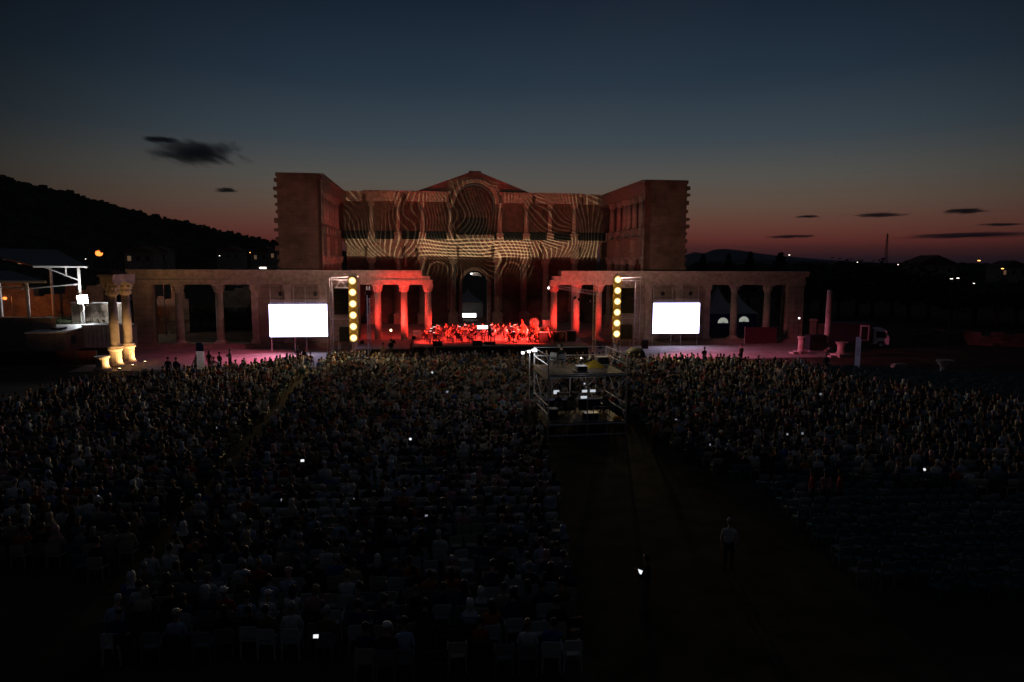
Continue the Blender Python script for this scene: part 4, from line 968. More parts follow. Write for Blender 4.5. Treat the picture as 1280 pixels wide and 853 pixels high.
def line_array(loc, label, n=7, w_=1.4, h=.37, rz=PHI):
    e = empty('line_array_speaker', loc, label, 'speaker', rz); z = 0
    for k in range(n):
        c = MB().obox((0, -.02 * k, -h * k), (w_, .7, h - .02), 0, 0, .02 * k).build('cabinet', M['blackbox'], e)
        MB().obox((0, -.37 - .02 * k, -h * k), (w_ - .1, .02, h - .06), 0, 0, .02 * k).build('grille', M['blacksteel'], c)
    MB().box(-.6, .6, -.3, .3, .22, .3).bar((-.5, 0, .3), (0, 0, 1.0), .02).bar((.5, 0, .3), (0, 0, 1.0), .02).build('fly_frame', M['steel'], e)
    return e
line_array((-17.25, 69, 7.2), 'hanging black speaker array between scaffold and blinder tower by the white screen')
line_array((12.05, 72, 7.25), 'hanging black speaker array right of the lamp tower')
def cab(loc, w_, d_, h, label, z0=.0, group='black ground speakers'):
    e = empty('speaker_cabinet', loc, label, 'speaker', PHI, group)
    MB().box(-w_ / 2, w_ / 2, -d_ / 2, d_ / 2, z0, z0 + h).build('cabinet', M['blackbox'], e)
    g_ = MB().box(-w_ / 2 + .05, w_ / 2 - .05, -d_ / 2 - .02, -d_ / 2 - .003, z0 + .05, z0 + h - .05).build('grille', M['blacksteel'], e)
    return e
def scaffold(loc, label, w_=2.4, d_=1.8, h=8.4, lv=(2.1, 4.2, 6.3, 8.2)):
    e = empty('speaker_scaffold', loc, label, 'scaffold', PHI, None)
    for x in (-1, 1):
        for y in (-1, 1): MB().bar((x * w_ / 2, y * d_ / 2, 0), (x * w_ / 2, y * d_ / 2, h), .03, 7).build('post', M['steel'], e)
    mb = MB(); z0 = 0
    for z in lv:
        for x in (-1, 1): mb.bar((x * w_ / 2, -d_ / 2, z), (x * w_ / 2, d_ / 2, z), .022)
        for y in (-1, 1): mb.bar((-w_ / 2, y * d_ / 2, z), (w_ / 2, y * d_ / 2, z), .022)
        mb.bar((-w_ / 2, -d_ / 2, z0), (w_ / 2 if z < 5 else -w_ / 2 + 1, -d_ / 2, z), .018); mb.bar((-w_ / 2, -d_ / 2, z0), (-w_ / 2, d_ / 2, z), .018); z0 = z
    mb.build('braces', M['steel'], e)
    MB().bar((-w_ / 2, 0, h), (w_ / 2 + .4, 0, h + .15), .06).build('hoist_beam', M['steel'], e)
    return e
scaffold((-17.4, 70.2, 0), 'tall scaffold carrying the speaker array beside the left screen'); scaffold((12.3, 73.3, 0), 'tall scaffold carrying the speaker array near the tent-side screen')
for loc, z0, lb in (((-16.8, 68.6, 0), 2.1, 'black speaker box on the scaffold under the array by the couple'), ((12.0, 71.6, 0), 2.15, 'black speaker box on the scaffold under the array near the ramp')):
    e = cab(loc, 1.2, .8, 1.45, lb, z0); MB().box(-.75, .75, -.5, .9, z0 - .08, z0 - .003).build('shelf', M['wood'], e)
    mb = MB()
    for x in (-.7, .7): mb.bar((x, -.45, 0), (x, -.45, z0 - .083), .025).bar((x, .8, 0), (x, .8, z0 - .083), .025)
    mb.build('stand', M['steel'], e)
cab((-16.1, 66.2, 0), 1.7, .9, 1.15, 'wide black subwoofer on the paving below the blinder tower'); cab((-21.2 + 3.1, 67.2, 0), .55, .55, .8, 'small black box on the paving near the couple')
cab((14.9, 76, 0), .6, .6, 1.0, 'small black speaker on the paving left of the screen', .5)
fn = empty('round_cover', (12.6, 69.2, 0), 'dark rounded covered drum shape beside the scaffold steps', 'covered gear')
MB().blob((0, 0, .75), (1.05, .9, .8), 6, 14, 8, .08).build('cover', M['black'], fn, smooth=True); MB().box(-.8, .8, -.7, .7, 0, .12).build('pallet', M['wood'], fn)
# side lighting truss with four red lamps
tr = empty('lighting_truss', (0, 0, 0), 'goalpost lighting truss with four red lamps beside the right columns', 'truss')
for p, h in (((8.55, 70.6), 8.15), ((7.1, 79.6), 7.9)):
    truss_between(MB(), (p[0], p[1], .1), (p[0], p[1], h), .3, 18).box(p[0] - .4, p[0] + .4, p[1] - .4, p[1] + .4, .02, .09).build('mast', M['steel'], tr)
truss_between(MB(), (8.75, 69.8, 6.95), (5.4, 81.6, 7.15), .36, 24).build('beam', M['steel'], tr)
def par(parent, p, target, power, m=None, col=RED, ang=40):
    p = Vector(p); d = (Vector(target) - p).normalized()
    c = MB().bar(p - d * .18, p + d * .12, .12, 10, 0, .16, False).bar(p + Vector((0, 0, .3)), p, .02, 5).build('stage_lamp', M['blackbox'], parent)
    MB().bar(p + d * .07, p + d * .10, .13, 12).build('lamp', m or M['redlamp'], c)
    spot('red_beam', p + d * .2, target, power, col, ang, .7)
for px, py, Y in ((710, 370.5, 78), (718.5, 372.5, 76), (724, 374, 74.6), (736.5, 377, 71.8)):
    par(tr, D(px, py, Y), B(-.5, -4 + (78 - Y) * .6, 1.0), RED_W)
lp = empty('lighting_pole', (-14.75, 70, 0), 'lighting pole with one tilted red lamp before the left columns', 'light pole')
truss_between(MB(), (0, 0, .1), (0, 0, 7.6), .25, 16).box(-.5, .5, -.5, .5, .02, .09).build('mast', M['steel'], lp)
par(lp, (.15, -.35, 6.5), (0, 0, 0), 0)
for l_o in [o for o in bpy.data.objects if o.type == 'LIGHT' and o.data.energy == 0]: bpy.data.objects.remove(l_o)
spot('red_beam', (-14.6, 69.6, 6.4), B(-3.0, -4.5, 1.0), RED_W * 2.2, RED, 41, .8)
spot('red_beam', (-19.8, 68.4, 6.0), (-25.5, 70.0, 0), 11000, (1.0, .15, .30), 74, 1.0)  # added beam tinting the left paving magenta, no lamp modelled for it
spot('red_beam', (11.9, 69.9, 6.6), (23, 73.5, 0), 13000, (1.0, .15, .30), 66, 1.0)  # added beam tinting the right paving magenta, likewise without a lamp
spot('red_beam', (8.0, 70.0, 7.4), B(.2, -4.5, 1.0), RED_W * 2.0, RED, 41, .8)
MB().obox((.1, -.35, 6.95), (.7, .5, .5), .3).build('lamp_housing', M['maroon'], lp)
# low wash lamps on the stage lip that colour the columns
def wash(lx, ly, z, tgt, power, lab, ang=70, col=RED):
    e = empty('wash_light', B(lx, ly, z), lab, 'stage light', PHI, 'red wash lights')
    MB().obox((0, 0, .22), (.4, .25, .25), 0, 0, .5).build('housing', M['blackbox'], e); MB().box(-.25, .25, -.12, .12, .0, .05).build('foot', M['blacksteel'], e)
    MB().obox((0, .11, .29), (.34, .02, .19), 0, 0, .5).build('lens', M['redlamp'], e)
    p = B(lx, ly + .2, z + .4); spot('wash_beam', p, tgt, power, col, ang, .8)
COLW = 3300
for k, (lx, ly) in enumerate(((-15.0, -4.2), (-11.5, -4.0), (-9.2, -4.6))): wash(lx, ly, .803 if lx < -9.7 else SZ + .003, B(-10.6, .2, 5.4), COLW, 'red wash light aimed at the three left columns, %s from the screen' % nth(k + 1))
for k, (lx, ly) in enumerate(((10.5, -4.6), (12.5, -4.6))): wash(lx, ly, .025, B(10.6 + k * 1.5, .2, 5.2), COLW * .55, 'red wash light aimed at the right columns, %s from the stage' % nth(k + 1))
wash(8.9, -3.6, SZ + .003, B(8.2, .2, 4.8), COLW * .7, 'red wash light on the stage by the nearest right column', 80)

# ------------------------------------------------------------------ screens
def screen(cx, cy, w_, zb, zt, label):
    e = empty('video_screen', (cx, cy, 0), label, 'screen', PHI)
    MB().box(-w_ / 2 - .08, w_ / 2 + .08, .02, .22, zb - .08, zt + .06).build('frame', M['blacksteel'], e)
    MB().box(-w_ / 2, w_ / 2, -.02, .017, zb, zt).build('display', M['screen'], e)
    for x in (-w_ / 2 + .1, -.5, .75, w_ / 2 - .1): MB().bar((x, .3, 0), (x, .3, zt + 1.9), .03, 6).build('leg', M['steel'], e)
    truss_between(MB(), (-w_ / 2 + .1, .12, zt + .35), (w_ / 2 - .1, .12, zt + .35), .24, 16).build('top_truss', M['steel'], e)
    for x in (-w_ * .3, w_ * .3):
        h = MB().obox((x, .12, zt + 1.15), (.35, .3, .45)).bar((x, .12, zt + .45), (x, .12, zt + 2.2), .02, 5).build('hoist', M['blacksteel'], e)
screen((-26.72 - 20.4) / 2, 75.0, 6.2, 1.78, 5.36, 'blank white screen on the side with the couple in front')
screen(20.0, 82.9, 5.85, 1.52, 5.22, 'blank white screen beside the portico bays with tents')

# ------------------------------------------------------------------ front of house scaffold
FR = .17
fo = empty('mixing_scaffold', (4.1, 41.3, 0), 'two-deck scaffold tower with consoles, rails and yellow tarpaulin in the audience', 'scaffold', FR)
HX_, HY_ = 2.36, 2.05; Z1, Z2 = .85, 3.72
for x in (-1, 0.0, 1):
    for y in (-1, 1): MB().bar((x * HX_, y * HY_, 0), (x * HX_, y * HY_, 4.85 if x else Z2), .042, 8).build('post', M['steel'], fo)
for z, nm_ in ((Z1, 'lower_deck'), (Z2, 'upper_deck')):
    mb = MB()
    for k in range(8): mb.box(-HX_ + k * HX_ / 4 + .02, -HX_ + (k + 1) * HX_ / 4 - .02, -HY_ + .08, HY_ - .08, z - .06, z)
    d = mb.build(nm_, M['wood'], fo)
    MB().bar((-HX_, -HY_, z - .1), (HX_, -HY_, z - .1), .06, 8).bar((-HX_, HY_, z - .1), (HX_, HY_, z - .1), .05, 8).bar((-HX_, -HY_, z - .1), (-HX_, HY_, z - .1), .05, 8).bar((HX_, -HY_, z - .1), (HX_, HY_, z - .1), .05, 8).build('deck_frame', M['steel'], d)
for x in (-1, 1):
    for z in (Z2 + .55, Z2 + 1.08, Z1 + .55, Z1 + 1.05): MB().bar((x * HX_, -HY_, z), (x * HX_, HY_, z), .026).build('side_rail', M['steel'], fo)
MB().bar((-HX_, HY_, Z2 + .55), (HX_, HY_, Z2 + .55), .026).bar((-HX_, HY_, Z2 + 1.08), (HX_, HY_, Z2 + 1.08), .026).build('back_rail', M['steel'], fo)
MB().box(-HX_ - .05, -HX_ - .02, -HY_, HY_, Z2 - .3, Z2 + .02).box(-HX_ - .05, -HX_ - .02, -HY_, HY_, Z1 - .3, Z1 - .02).build('side_boards', M['wood'], fo)
mb = MB().bar((HX_, -HY_, Z1 + .1), (HX_, HY_, Z2 - .2), .022).bar((-HX_, -HY_, Z1 + .1), (-HX_, HY_, Z2 - .2), .022).bar((HX_, -HY_, Z2 - .1), (0.6, -HY_ , Z1 + 1.9), .018).bar((0, -HY_, .1), (-HX_, -HY_, .1), .04).bar((0, -HY_, .1), (HX_, -HY_, .1), .04)
for z0_, z1_ in ((Z1 + .1, Z2 - .2),):
    mb.bar((-HX_, HY_, z0_), (0, HY_, z1_), .022).bar((0, HY_, z0_), (-HX_, HY_, z1_), .022).bar((0, HY_, z0_), (HX_, HY_, z1_), .022).bar((HX_, HY_, z0_), (0, HY_, z1_), .022)
    mb.bar((-HX_, HY_, z0_), (-HX_, -HY_, z1_), .022).bar((HX_, HY_, z0_), (HX_, -HY_, z1_), .022)
for z_ in (Z1 + 1.0, Z1 + 1.95): mb.bar((-HX_, HY_, z_), (HX_, HY_, z_), .022)
for x_ in (-1.2, 1.2): mb.bar((x_, -HY_ + .02, Z1 - .1), (x_, -HY_ + .02, .1), .03).bar((x_, HY_, 0), (x_, HY_, Z2), .03)
mb.bar((.4, -HY_ + .1, Z1 + .9), (HX_, -HY_ + .1, Z1 + .9), .022).bar((.4, -HY_ + .1, Z1), (.4, -HY_ + .1, Z1 + .9), .022)
mb.build('braces', M['steel'], fo)
def FO(x, y, z): return Vector((4.1, 41.3, 0)) + Matrix.Rotation(FR, 3, 'Z') @ Vector((x, y, z))
tp = empty('yellow_tarpaulin', FO(1.1, .5, Z2 + .003), 'yellow tarpaulin draped in a peak over gear on the upper deck', 'tarpaulin', FR)
mb = MB(); n = 13; pts = []; rt = random.Random(4)
for j in range(n):
    for i in range(n):
        u, v = i / (n - 1) * 2 - 1, j / (n - 1) * 2 - 1; r_ = max(abs(u), abs(v))
        pts.append((u * .62, v * .6, max(.01, .46 * (1 - r_) ** .8 + rt.uniform(-.02, .03) * (r_ < .95))))
mb.add(pts, [(j * n + i, j * n + i + 1, (j + 1) * n + i + 1, (j + 1) * n + i) for j in range(n - 1) for i in range(n - 1)]); mb.build('sheet', M['tarp'], tp)
MB().box(-.2, .2, -.2, .2, 0, .25).build('covered_crate', M['blackbox'], tp)
chair(FO(-1.5, .9, Z2 + .003), 2.6, 'white', 'white plastic chair alone on the scaffold upper deck', None)
person(FO(-.95, .6, Z2 + .003), 0.1, SEATED[2], 'black', 'black', 'short', 'operator in black seated on the scaffold upper deck', 'sound and light crew')
chair(FO(-.95, .6, Z2 + .003), .1, 'grey', 'grey plastic chair under the operator on the upper deck', None)
cm_ = empty('video_camera', FO(-.85, 1.25, Z2 + .003), 'video camera on a tripod on the scaffold upper deck', 'camera', FR)
MB().obox((0, 0, 1.25), (.22, .45, .25)).build('body', M['blackbox'], cm_); MB().bar((0, .22, 1.25), (0, .45, 1.25), .07, 10).build('lens', M['glass'], cm_)
mb = MB()
for k in range(3): t = 2 * PI * k / 3; mb.bar((0, 0, 1.1), (.4 * math.cos(t), .4 * math.sin(t), 0), .02)
mb.build('tripod', M['blacksteel'], cm_)
def table(x, y, w_, lab):
    e = empty('console_table', FO(x, y, Z1 + .003), lab, 'table', FR, 'console tables in the scaffold')
    MB().box(-w_ / 2, w_ / 2, -.35, .35, .72, .76).build('tabletop', M['wood'], e); MB().box(-w_ / 2 - .02, w_ / 2 + .02, -.39, -.365, .1, .757).box(-w_ / 2 - .02, w_ / 2 + .02, -.37, .37, .763, .775).build('cloth', M['bluecloth'], e)
    for sx in (-1, 1):
        for sy in (-1, 1): MB().bar((sx * (w_ / 2 - .06), sy * .3, 0), (sx * (w_ / 2 - .06), sy * .3, .72), .02).build('leg', M['steel'], e)
table(-1.0, 1.1, 2.0, 'console table on the scaffold side with the small screen'); table(1.2, 1.1, 1.9, 'console table on the scaffold side with the two wide screens')
def monitor(x, y, w_, h, lab, z=.78, sc=.0, m=None):
    e = empty('monitor', FO(x, y, Z1 + z), lab, 'monitor', FR + sc, 'glowing monitors in the scaffold')
    MB().box(-w_ / 2 - .02, w_ / 2 + .02, 0.003, .04, .12, .16 + h).build('housing', M['blackbox'], e); MB().box(-w_ / 2, w_ / 2, -.006, .001, .14, .14 + h).build('display', m or M['monitor'], e)
    MB().bar((0, .03, 0), (0, .03, .14), .02).box(-.1, .1, -.06, .1, 0, .015).build('foot', M['blacksteel'], e)
monitor(-1.1, 1.2, .36, .24, 'small glowing monitor left of the seated engineer', .95); monitor(.75, 1.1, .42, .16, 'upper wide glowing monitor right of the engineer', 1.02); monitor(1.25, 1.12, .36, .16, 'second glowing monitor beside the wide one', 1.02); monitor(.6, .85, .42, .16, 'lower glowing monitor under the wide one', .68)
monitor(.75, 1.3, .1, .08, 'tiny bright lamp screen above the wide monitor', 1.5)
for x, y, lb, sh, sc in ((-.35, .35, 'engineer in black seated at the scaffold consoles', 'black', 1.0), (-1.2, .2, 'crew member in navy seated behind the small monitor', 'navy', 1.0), (1.75, .1, 'crew member in grey seated near the yellow items', 'grey', .98)):
    person(FO(x, y, Z1 + .003), FR + .1, SEATED[2], sh, 'black', 'short', lb, 'sound and light crew', sc); chair(FO(x, y, Z1 + .003), FR, 'grey', 'grey chair under the ' + lb.split(' seated')[0] + ' in the scaffold', None)
for k, (x, y, r_) in enumerate(((1.95, -1.5, .16), (2.15, -1.6, .13), (1.3, -.9, .15))):
    e = empty('hard_hat', FO(x, y, Z1 + .003), ('yellow hard hat in the deck corner by the post', 'smaller yellow hard hat at the deck corner', 'yellow hard hat on the deck before the wide monitors')[k], 'hard hat', k, 'yellow hard hats')
    MB().lathe([(r_, .02), (r_ * .97, .08), (r_ * .75, .15), (r_ * .3, .19), (.01, .2)], 12).build('shell', M['tarp'], e, smooth=True); MB().lathe([(r_ * 1.25, 0), (r_ * 1.2, .018)], 12).build('brim', M['tarp'], e)
wl_ = empty('work_light', G(669, 443, 3.9), 'row of three white work lamps at the scaffold corner', 'lamp', FR)
wl_.location = FO(-HX_ - .35, HY_ - .2, 0)
MB().bar((0, 0, 0), (0, 0, 4.6), .03).bar((-.5, 0, 4.55), (.45, 0, 4.75), .02).build('pole', M['steel'], wl_)
for x in (-.45, -.05, .3): MB().obox((x, -.05, 4.6 + x * .2), (.16 + .14 * (x > 0), .08, .14), 0).build('lamp', M['monitor2'], wl_)

for x_, y_, z_, w_, h_, lb_ in ((-1.9, -1.2, Z1, .55, .7, 'black equipment case on the lower deck by the corner post'), (.35, -1.5, Z1, .8, .45, 'low black equipment case at the lower deck front'), (1.9, 1.4, Z2, .7, .5, 'black equipment case at the upper deck corner'), (-.1, -.9, Z2, .6, .3, 'flat black equipment case in the middle of the upper deck')):
    e = empty('equipment_case', FO(x_, y_, z_ + .003), lb_, 'case', FR, 'cases on the scaffold')
    MB().box(-w_ / 2, w_ / 2, -.3, .3, .05, h_).build('shell', M['blackbox'], e); MB().box(-w_ / 2 - .02, w_ / 2 + .02, -.32, .32, h_ + .002, h_ + .03).box(-w_ / 2 - .02, w_ / 2 + .02, -.32, .32, 0, .048).build('edge_trim', M['steel'], e)
tl_ = empty('work_lamp', FO(.35, .75, Z2 + .003), 'small white lamp beside the yellow tarpaulin on the upper deck', 'lamp', FR)
MB().bar((0, 0, 0), (0, 0, .5), .02).box(-.1, .1, -.1, .1, 0, .02).build('stand', M['blacksteel'], tl_); MB().blob((0, 0, .54), (.05, .05, .04), 1, 8, 5, 0).build('lamp', M['monitor2'], tl_)
for p_, e_ in ((FO(.2, -.3, Z2 + 1.1), 16), (FO(-HX_ - .3, HY_ - .6, 4.75), 26), (FO(.75, 1.0, Z1 + 1.75), 3.5), (FO(-1.1, .9, Z1 + 1.2), 1.5)):
    l = bpy.data.lights.new('work_glow', 'POINT'); l.energy = e_; l.color = (.95, .96, 1); l.shadow_soft_size = .08; o = bpy.data.objects.new('work_glow', l); COL.objects.link(o); o.location = p_
# ------------------------------------------------------------------ the lit pair of columns with pedestals
for k, Y in enumerate((62.2, 64.4, 66.6)):
    x = -37.75; lab = ('bare marble pedestal lit from below, standing nearest the crowd', 'tall marble column with capital on a lit pedestal, nearer of two', 'tall marble column with capital on a lit pedestal, farther of two')[k]
    e = empty('pedestal' if k == 0 else 'standing_column', (x, Y, 0), lab, 'pedestal' if k == 0 else 'column', .0, 'uplit columns and pedestals')
    hp = 1.35 if k == 0 else 1.8
    MB().lathe([(.74, 0), (.74, .2), (.62, .3), (.54, .45), (.51, hp * .55), (.53, hp - .3), (.6, hp - .2), (.67, hp - .12), (.67, hp)], 18).build('plinth', M['marble'], e)
    if k:
        h = 8.05
        sh_ = MB().lathe([(.62, hp + .003), (.64, hp + .15), (.48, hp + .3), (.42, hp + .4), (.41, 4), (.36, 6.75)], 20).build('shaft', M['marble'], e, smooth=True)
        mb = MB().lathe([(.4, 6.753), (.44, 7.1), (.5, 7.5), (.62, 7.85)], 16)
        for j in range(8):
            t = 2 * PI * j / 8
            for zz, q in ((7.0, .48), (7.4, .56), (7.7, .66)): mb.obox((q * math.cos(t + zz), q * math.sin(t + zz), zz), (.14, .3, .3), t + zz)
        mb.box(-.66, .66, -.66, .66, 7.853, 8.05).build('capital', M['marble_trim'], e)
    if True:
        p = Vector((x + 1.5, Y + .1, .0)); u = empty('uplight', p, 'ground spotlight shining up the %s pedestal of the lit trio' % ('nearest', 'middle', 'farthest')[k], 'spotlight', 0, 'uplights at the columns')
        MB().obox((0, 0, .1), (.2, .2, .16), 0, 0, .0).build('housing', M['blackbox'], u); MB().box(-.07, .07, -.07, .07, .183, .195).build('lens', M['warmlamp'], u)
        spot('uplight_beam', p + Vector((0, 0, .25)), (x + .35, Y - .05, 3.6), 620, (1.0, .55, .2), 150, .6, None, .05)
en = empty('entablature_block', (-37.75, 65.5, 8.053), 'broken entablature block spanning the two lit columns', 'stone block')
MB().box(-.6, .6, -1.9, 1.9, 0, .5).box(-.75, .75, -2.05, 1.7, .503, .72).build('block', M['marble_trim'], en); MB().blob((.1, -.6, .85), (.5, .8, .25), 3, 9, 5, .3).blob((-.1, .7, .82), (.4, .6, .2), 5, 9, 5, .3).build('broken_top', M['rubble'], en)
wbl = empty('side_uplight', (-35.6, 76.6, 0), 'ground spotlight grazing the portico end pier', 'spotlight'); MB().obox((0, 0, .12), (.3, .3, .22)).build('housing', M['blackbox'], wbl); MB().box(-.1, .1, -.1, .1, .233, .245).build('lens', M['monitor2'], wbl)

# ------------------------------------------------------------------ left side: shelters, walls, containers, lamps
def slab(mb, q, t=.18, m=0):
    q = [Vector(p) for p in q]; mb.add(q + [p - Vector((0, 0, t)) for p in q], [(0, 1, 2, 3), (7, 6, 5, 4), (0, 4, 5, 1), (1, 5, 6, 2), (2, 6, 7, 3), (3, 7, 4, 0)], m); return mb
def shelter(label, A, Bp, C, Dp, posts, beams):
    e = empty('excavation_shelter', (0, 0, 0), label, 'shelter', 0, 'steel shelters over the dig')
    slab(MB(), (A, Bp, C, Dp)).build('roof', M['roofmetal'], e)
    mb = MB().bar(Vector(A) - Vector((.0, .05, .12)), Vector(Bp) + Vector((.1, -.05, -.12)), .16, 6); mb.build('eaves_beam', M['whitemetal'], e)
    mb = MB()
    for k in range(1, 5): t = k / 5; mb.bar(Vector(A).lerp(Vector(Dp), t) - Vector((0, 0, .28)), Vector(Bp).lerp(Vector(C), t) - Vector((0, 0, .28)), .07, 5)
    mb.build('purlins', M['whitemetal'], e)
    for p, z in posts: MB().bar((p[0], p[1], 0), (p[0], p[1], z), .17, 8).build('post', M['whitemetal'], e)
    mb = MB()
    for a, b_ in beams: mb.bar(a, b_, .1, 6)
    mb.build('braces', M['whitemetal'], e)
shelter('larger steel shelter roof with braced post by the floodlight', (-62.8, 90, 9.3), (-55.8, 90, 9.3), (-71.5, 108, 11.6), (-86, 108, 11.8), [((-57.0, 90.1), 9.1), ((-72, 107), 11.2), ((-66, 98), 9.9)],
        [((-61.4, 90, 9.1), (-57, 90, 7.4)), ((-58.6, 90, 9.1), (-58.6, 90, 8.1)), ((-66, 92, 6.1), (-57, 90, 6.9))])
shelter('lower steel shelter roof with a single post above the stone wall', (-64, 75, 7.8), (-51.2, 75, 7.8), (-62.6, 85.5, 8.7), (-77, 85.5, 8.7), [((-53.4, 75.2), 7.6), ((-63, 84), 8.4)], [((-64, 76, 7.0), (-53.4, 75.2, 7.0))])
def wall_thing(name, label, p, q, h, th=.6, m=None, ragged=.3, n=12, seed=1, cap=None, cat='wall', group=None):
    p, q = Vector(p), Vector(q); Ln = (q - p).length; e = empty(name, (p.x, p.y, 0), label, cat, math.atan2(q.y - p.y, q.x - p.x), group)
    r_ = random.Random(seed); pts = [(0, 0)]
    pts = [(0, 0), (Ln, 0)]
    hs = [h * (1 - ragged * r_.random()) for _ in range(n + 1)]
    for k in range(n, -1, -1):
        pts.append((Ln * min(1, (k + .45) / n) if k < n else Ln, hs[k])); 
        if k > 0: pts.append((Ln * (k - .5) / n, hs[k]))
        else: pts.append((0, hs[k]))
    cl = [pts[0]]
    for a in pts[1:]:
        if (Vector(a) - Vector(cl[-1])).length > 1e-4: cl.append(a)
    MB().prism(cl, -th / 2, th / 2).build('masonry', m or M['rubble'], e)
    if cap: MB().box(-.1, Ln + .1, -th / 2 - .08, th / 2 + .08, h + .003, h + .14).build('coping', cap, e)
    mb = MB()
    for k in range(10): x = r_.uniform(0, Ln); mb.obox((x, -th / 2 - r_.uniform(.2, .8), .12), (r_.uniform(.3, .6), .35, .3), r_.random())
    mb.build('fallen_stones', M['rubble'], e)
    return e
wall_thing('floodlit_wall', 'grey stone wall with pale coping under the white floodlight', (-58.8, 91.2, 0), (-51.5, 91.2, 0), 4.3, .6, M['marble_block'], 0, 2, 2, M['white'])
wall_thing('stone_wall', 'stone block wall below the lower shelter', (-66, 74.4, 0), (-50.2, 74.4, 0), 3.7, .8, M['marble_block'], 0, 2, 3, M['marble_trim'])
wall_thing('ruined_wall', 'ragged orange lit ruin wall behind the shelters', (-78, 100, 0), (-59, 99, 0), 7.0, 1.0, None, .35, 12, 4)
wall_thing('ruined_wall', 'ragged ruin wall with orange light behind the end bay', (-51.5, 93, 0), (-45.0, 95, 0), 6.6, .9, None, .3, 8, 5)
wall_thing('ruined_wall', 'dim ruin wall behind the second and third portico bays', (-46, 108, 0), (-33, 109, 0), 6.3, .9, None, .2, 9, 6)
wall_thing('ruined_wall', 'low dim ruin wall close behind the third portico bay', (-37.5, 99, 0), (-31, 100, 0), 3.6, .8, None, .3, 7, 7)
wall_thing('boundary_wall', 'low broken stone wall at the site edge with pale blocks', (51.5, 87, 0), (80, 79, 0), 1.85, .8, None, .35, 22, 8)
sheet('footpath', [(50, 85.6), (80, 75.6), (80, 76.1), (50, 86.0)], .01, M['gravel'])
ct_ = empty('container', (-50.2, 75.6, 0), 'dark site container with pale roof and maroon side by the fence', 'container', .265)
MB().box(-1.75, 1.75, -4.6, 4.6, .15, 2.4).build('body', M['mauve'], ct_); MB().box(-1.85, 1.85, -4.7, 4.7, 2.403, 2.55).build('roof', M['white'], ct_); MB().box(1.753, 1.79, 1.2, 2.4, .2, 2.2).build('door', M['blackbox'], ct_)
MB().box(1.753, 1.8, -2.6, -1.2, 1.0, 1.9).build('window', M['glass'], ct_); MB().obox((.3, -1.5, 2.66), (1.0, 1.6, .2)).build('roof_hatch', M['blackbox'], ct_)
c2 = empty('container', (-45.9, 78.4, 0), 'white container lit by the floodlight behind the columns', 'container', .06)
MB().box(-3.0, 3.0, -1.2, 1.2, .15, 2.6).build('body', M['white'], c2); MB().box(-3.06, 3.06, -1.26, 1.26, 2.603, 2.75).build('roof', M['whitemetal'], c2); mb = MB()
for k in range(12): x = -2.8 + k * .5; mb.box(x, x + .22, -1.24, -1.203, .3, 2.5)
mb.build('ribbed_panel', M['white'], c2)
fe = empty('site_fence', (0, 0, 0), 'dark maroon cloth covered fence before the containers', 'fence'); pA, pB = Vector((-53, 63.4, 0)), Vector((-39.9, 65.0, 0))
d = (pB - pA); mb = MB(); k = 0
ang = math.atan2(d.y, d.x); c = (pA + pB) / 2; MB().obox((c.x, c.y, .78), (d.length, .03, 1.35), ang).build('cloth', M['maroon'], fe)
for k in range(8): p = pA.lerp(pB, k / 7); MB().bar((p.x, p.y - .05, 0), (p.x, p.y - .05, 1.5), .035, 6).build('post', M['blacksteel'], fe)
fl = empty('floodlight', (-55.9, 88.9, 0), 'glaring white floodlight on the shelter post', 'floodlight')
MB().bar((0, 0, 0), (0, 0, 4.6), .06).build('pole', M['steel'], fl)
for hx, hz, hw in ((-.42, 5.2, .62), (.3, 5.28, .66), (-.3, 4.62, .7), (.44, 4.68, .5)):  # four heads clustered to give the one floodlight's glare a ragged shape
    h_ = MB().obox((hx, .02, hz), (hw + .08, .2, .52), .1 * hx).build('lamp_head', M['blackbox'], fl); MB().obox((hx, -.1, hz), (hw, .03, .44), .1 * hx).build('lens', M['whitelamp'], h_)
l = bpy.data.lights.new('flood_glow', 'POINT'); l.energy = 1800; l.color = (.95, .97, 1); l.shadow_soft_size = .4; o = bpy.data.objects.new('flood_glow', l); o.location = (-55.6, 88.3, 5.2); COL.objects.link(o)
def street_lamp(px, py, Y, label, orange, arm=.0, power=0, s=1.0, group='street lamps in the distance'):
    p = D(px, py, Y); p.x += .9 * s; e = empty('street_lamp', (p.x, Y, 0), label, 'street lamp', 0, group)
    MB().bar((0, 0, 0), (0, 0, p.z + .15), .09, 7, 0, .05).bar((0, 0, p.z + .15), (-.7 * s, -.2, p.z + .2), .04, 5).build('pole', M['blacksteel'], e)
    MB().obox((-.9 * s, -.25, p.z + .16), (.9 * s, .4 * s, .22 * s)).build('lamp_head', M['blacksteel'], e)
    (MB().blob((-.9 * s, -.3, p.z - .1), (.34 * s, .3 * s, .27 * s), 1, 10, 7, .05) if power else MB().obox((-.9 * s, -.27, p.z + .0), (.75 * s, .5 * s, .18 * s))).build('lamp', M['sodium'] if power else (M['townorange'] if orange else M['townlamp']), e)
    if power:
        l = bpy.data.lights.new('street_glow', 'POINT'); l.energy = power; l.color = (1, .22, .035); l.shadow_soft_size = .25; o = bpy.data.objects.new('street_glow', l); COL.objects.link(o); o.location = (p.x - .9 * s, Y - .6, p.z - .3)
street_lamp(125, 316, 122, 'orange sodium street lamp glowing above the floodlit wall', True, 0, 1500, 1.9)
street_lamp(8, 372, 94, 'orange lamp half hidden under the lower shelter roof', True, 0, 700, .8)
street_lamp(200, 352, 91.5, 'orange lamp hidden behind the end bay ruin', True, 0, 160, .5)
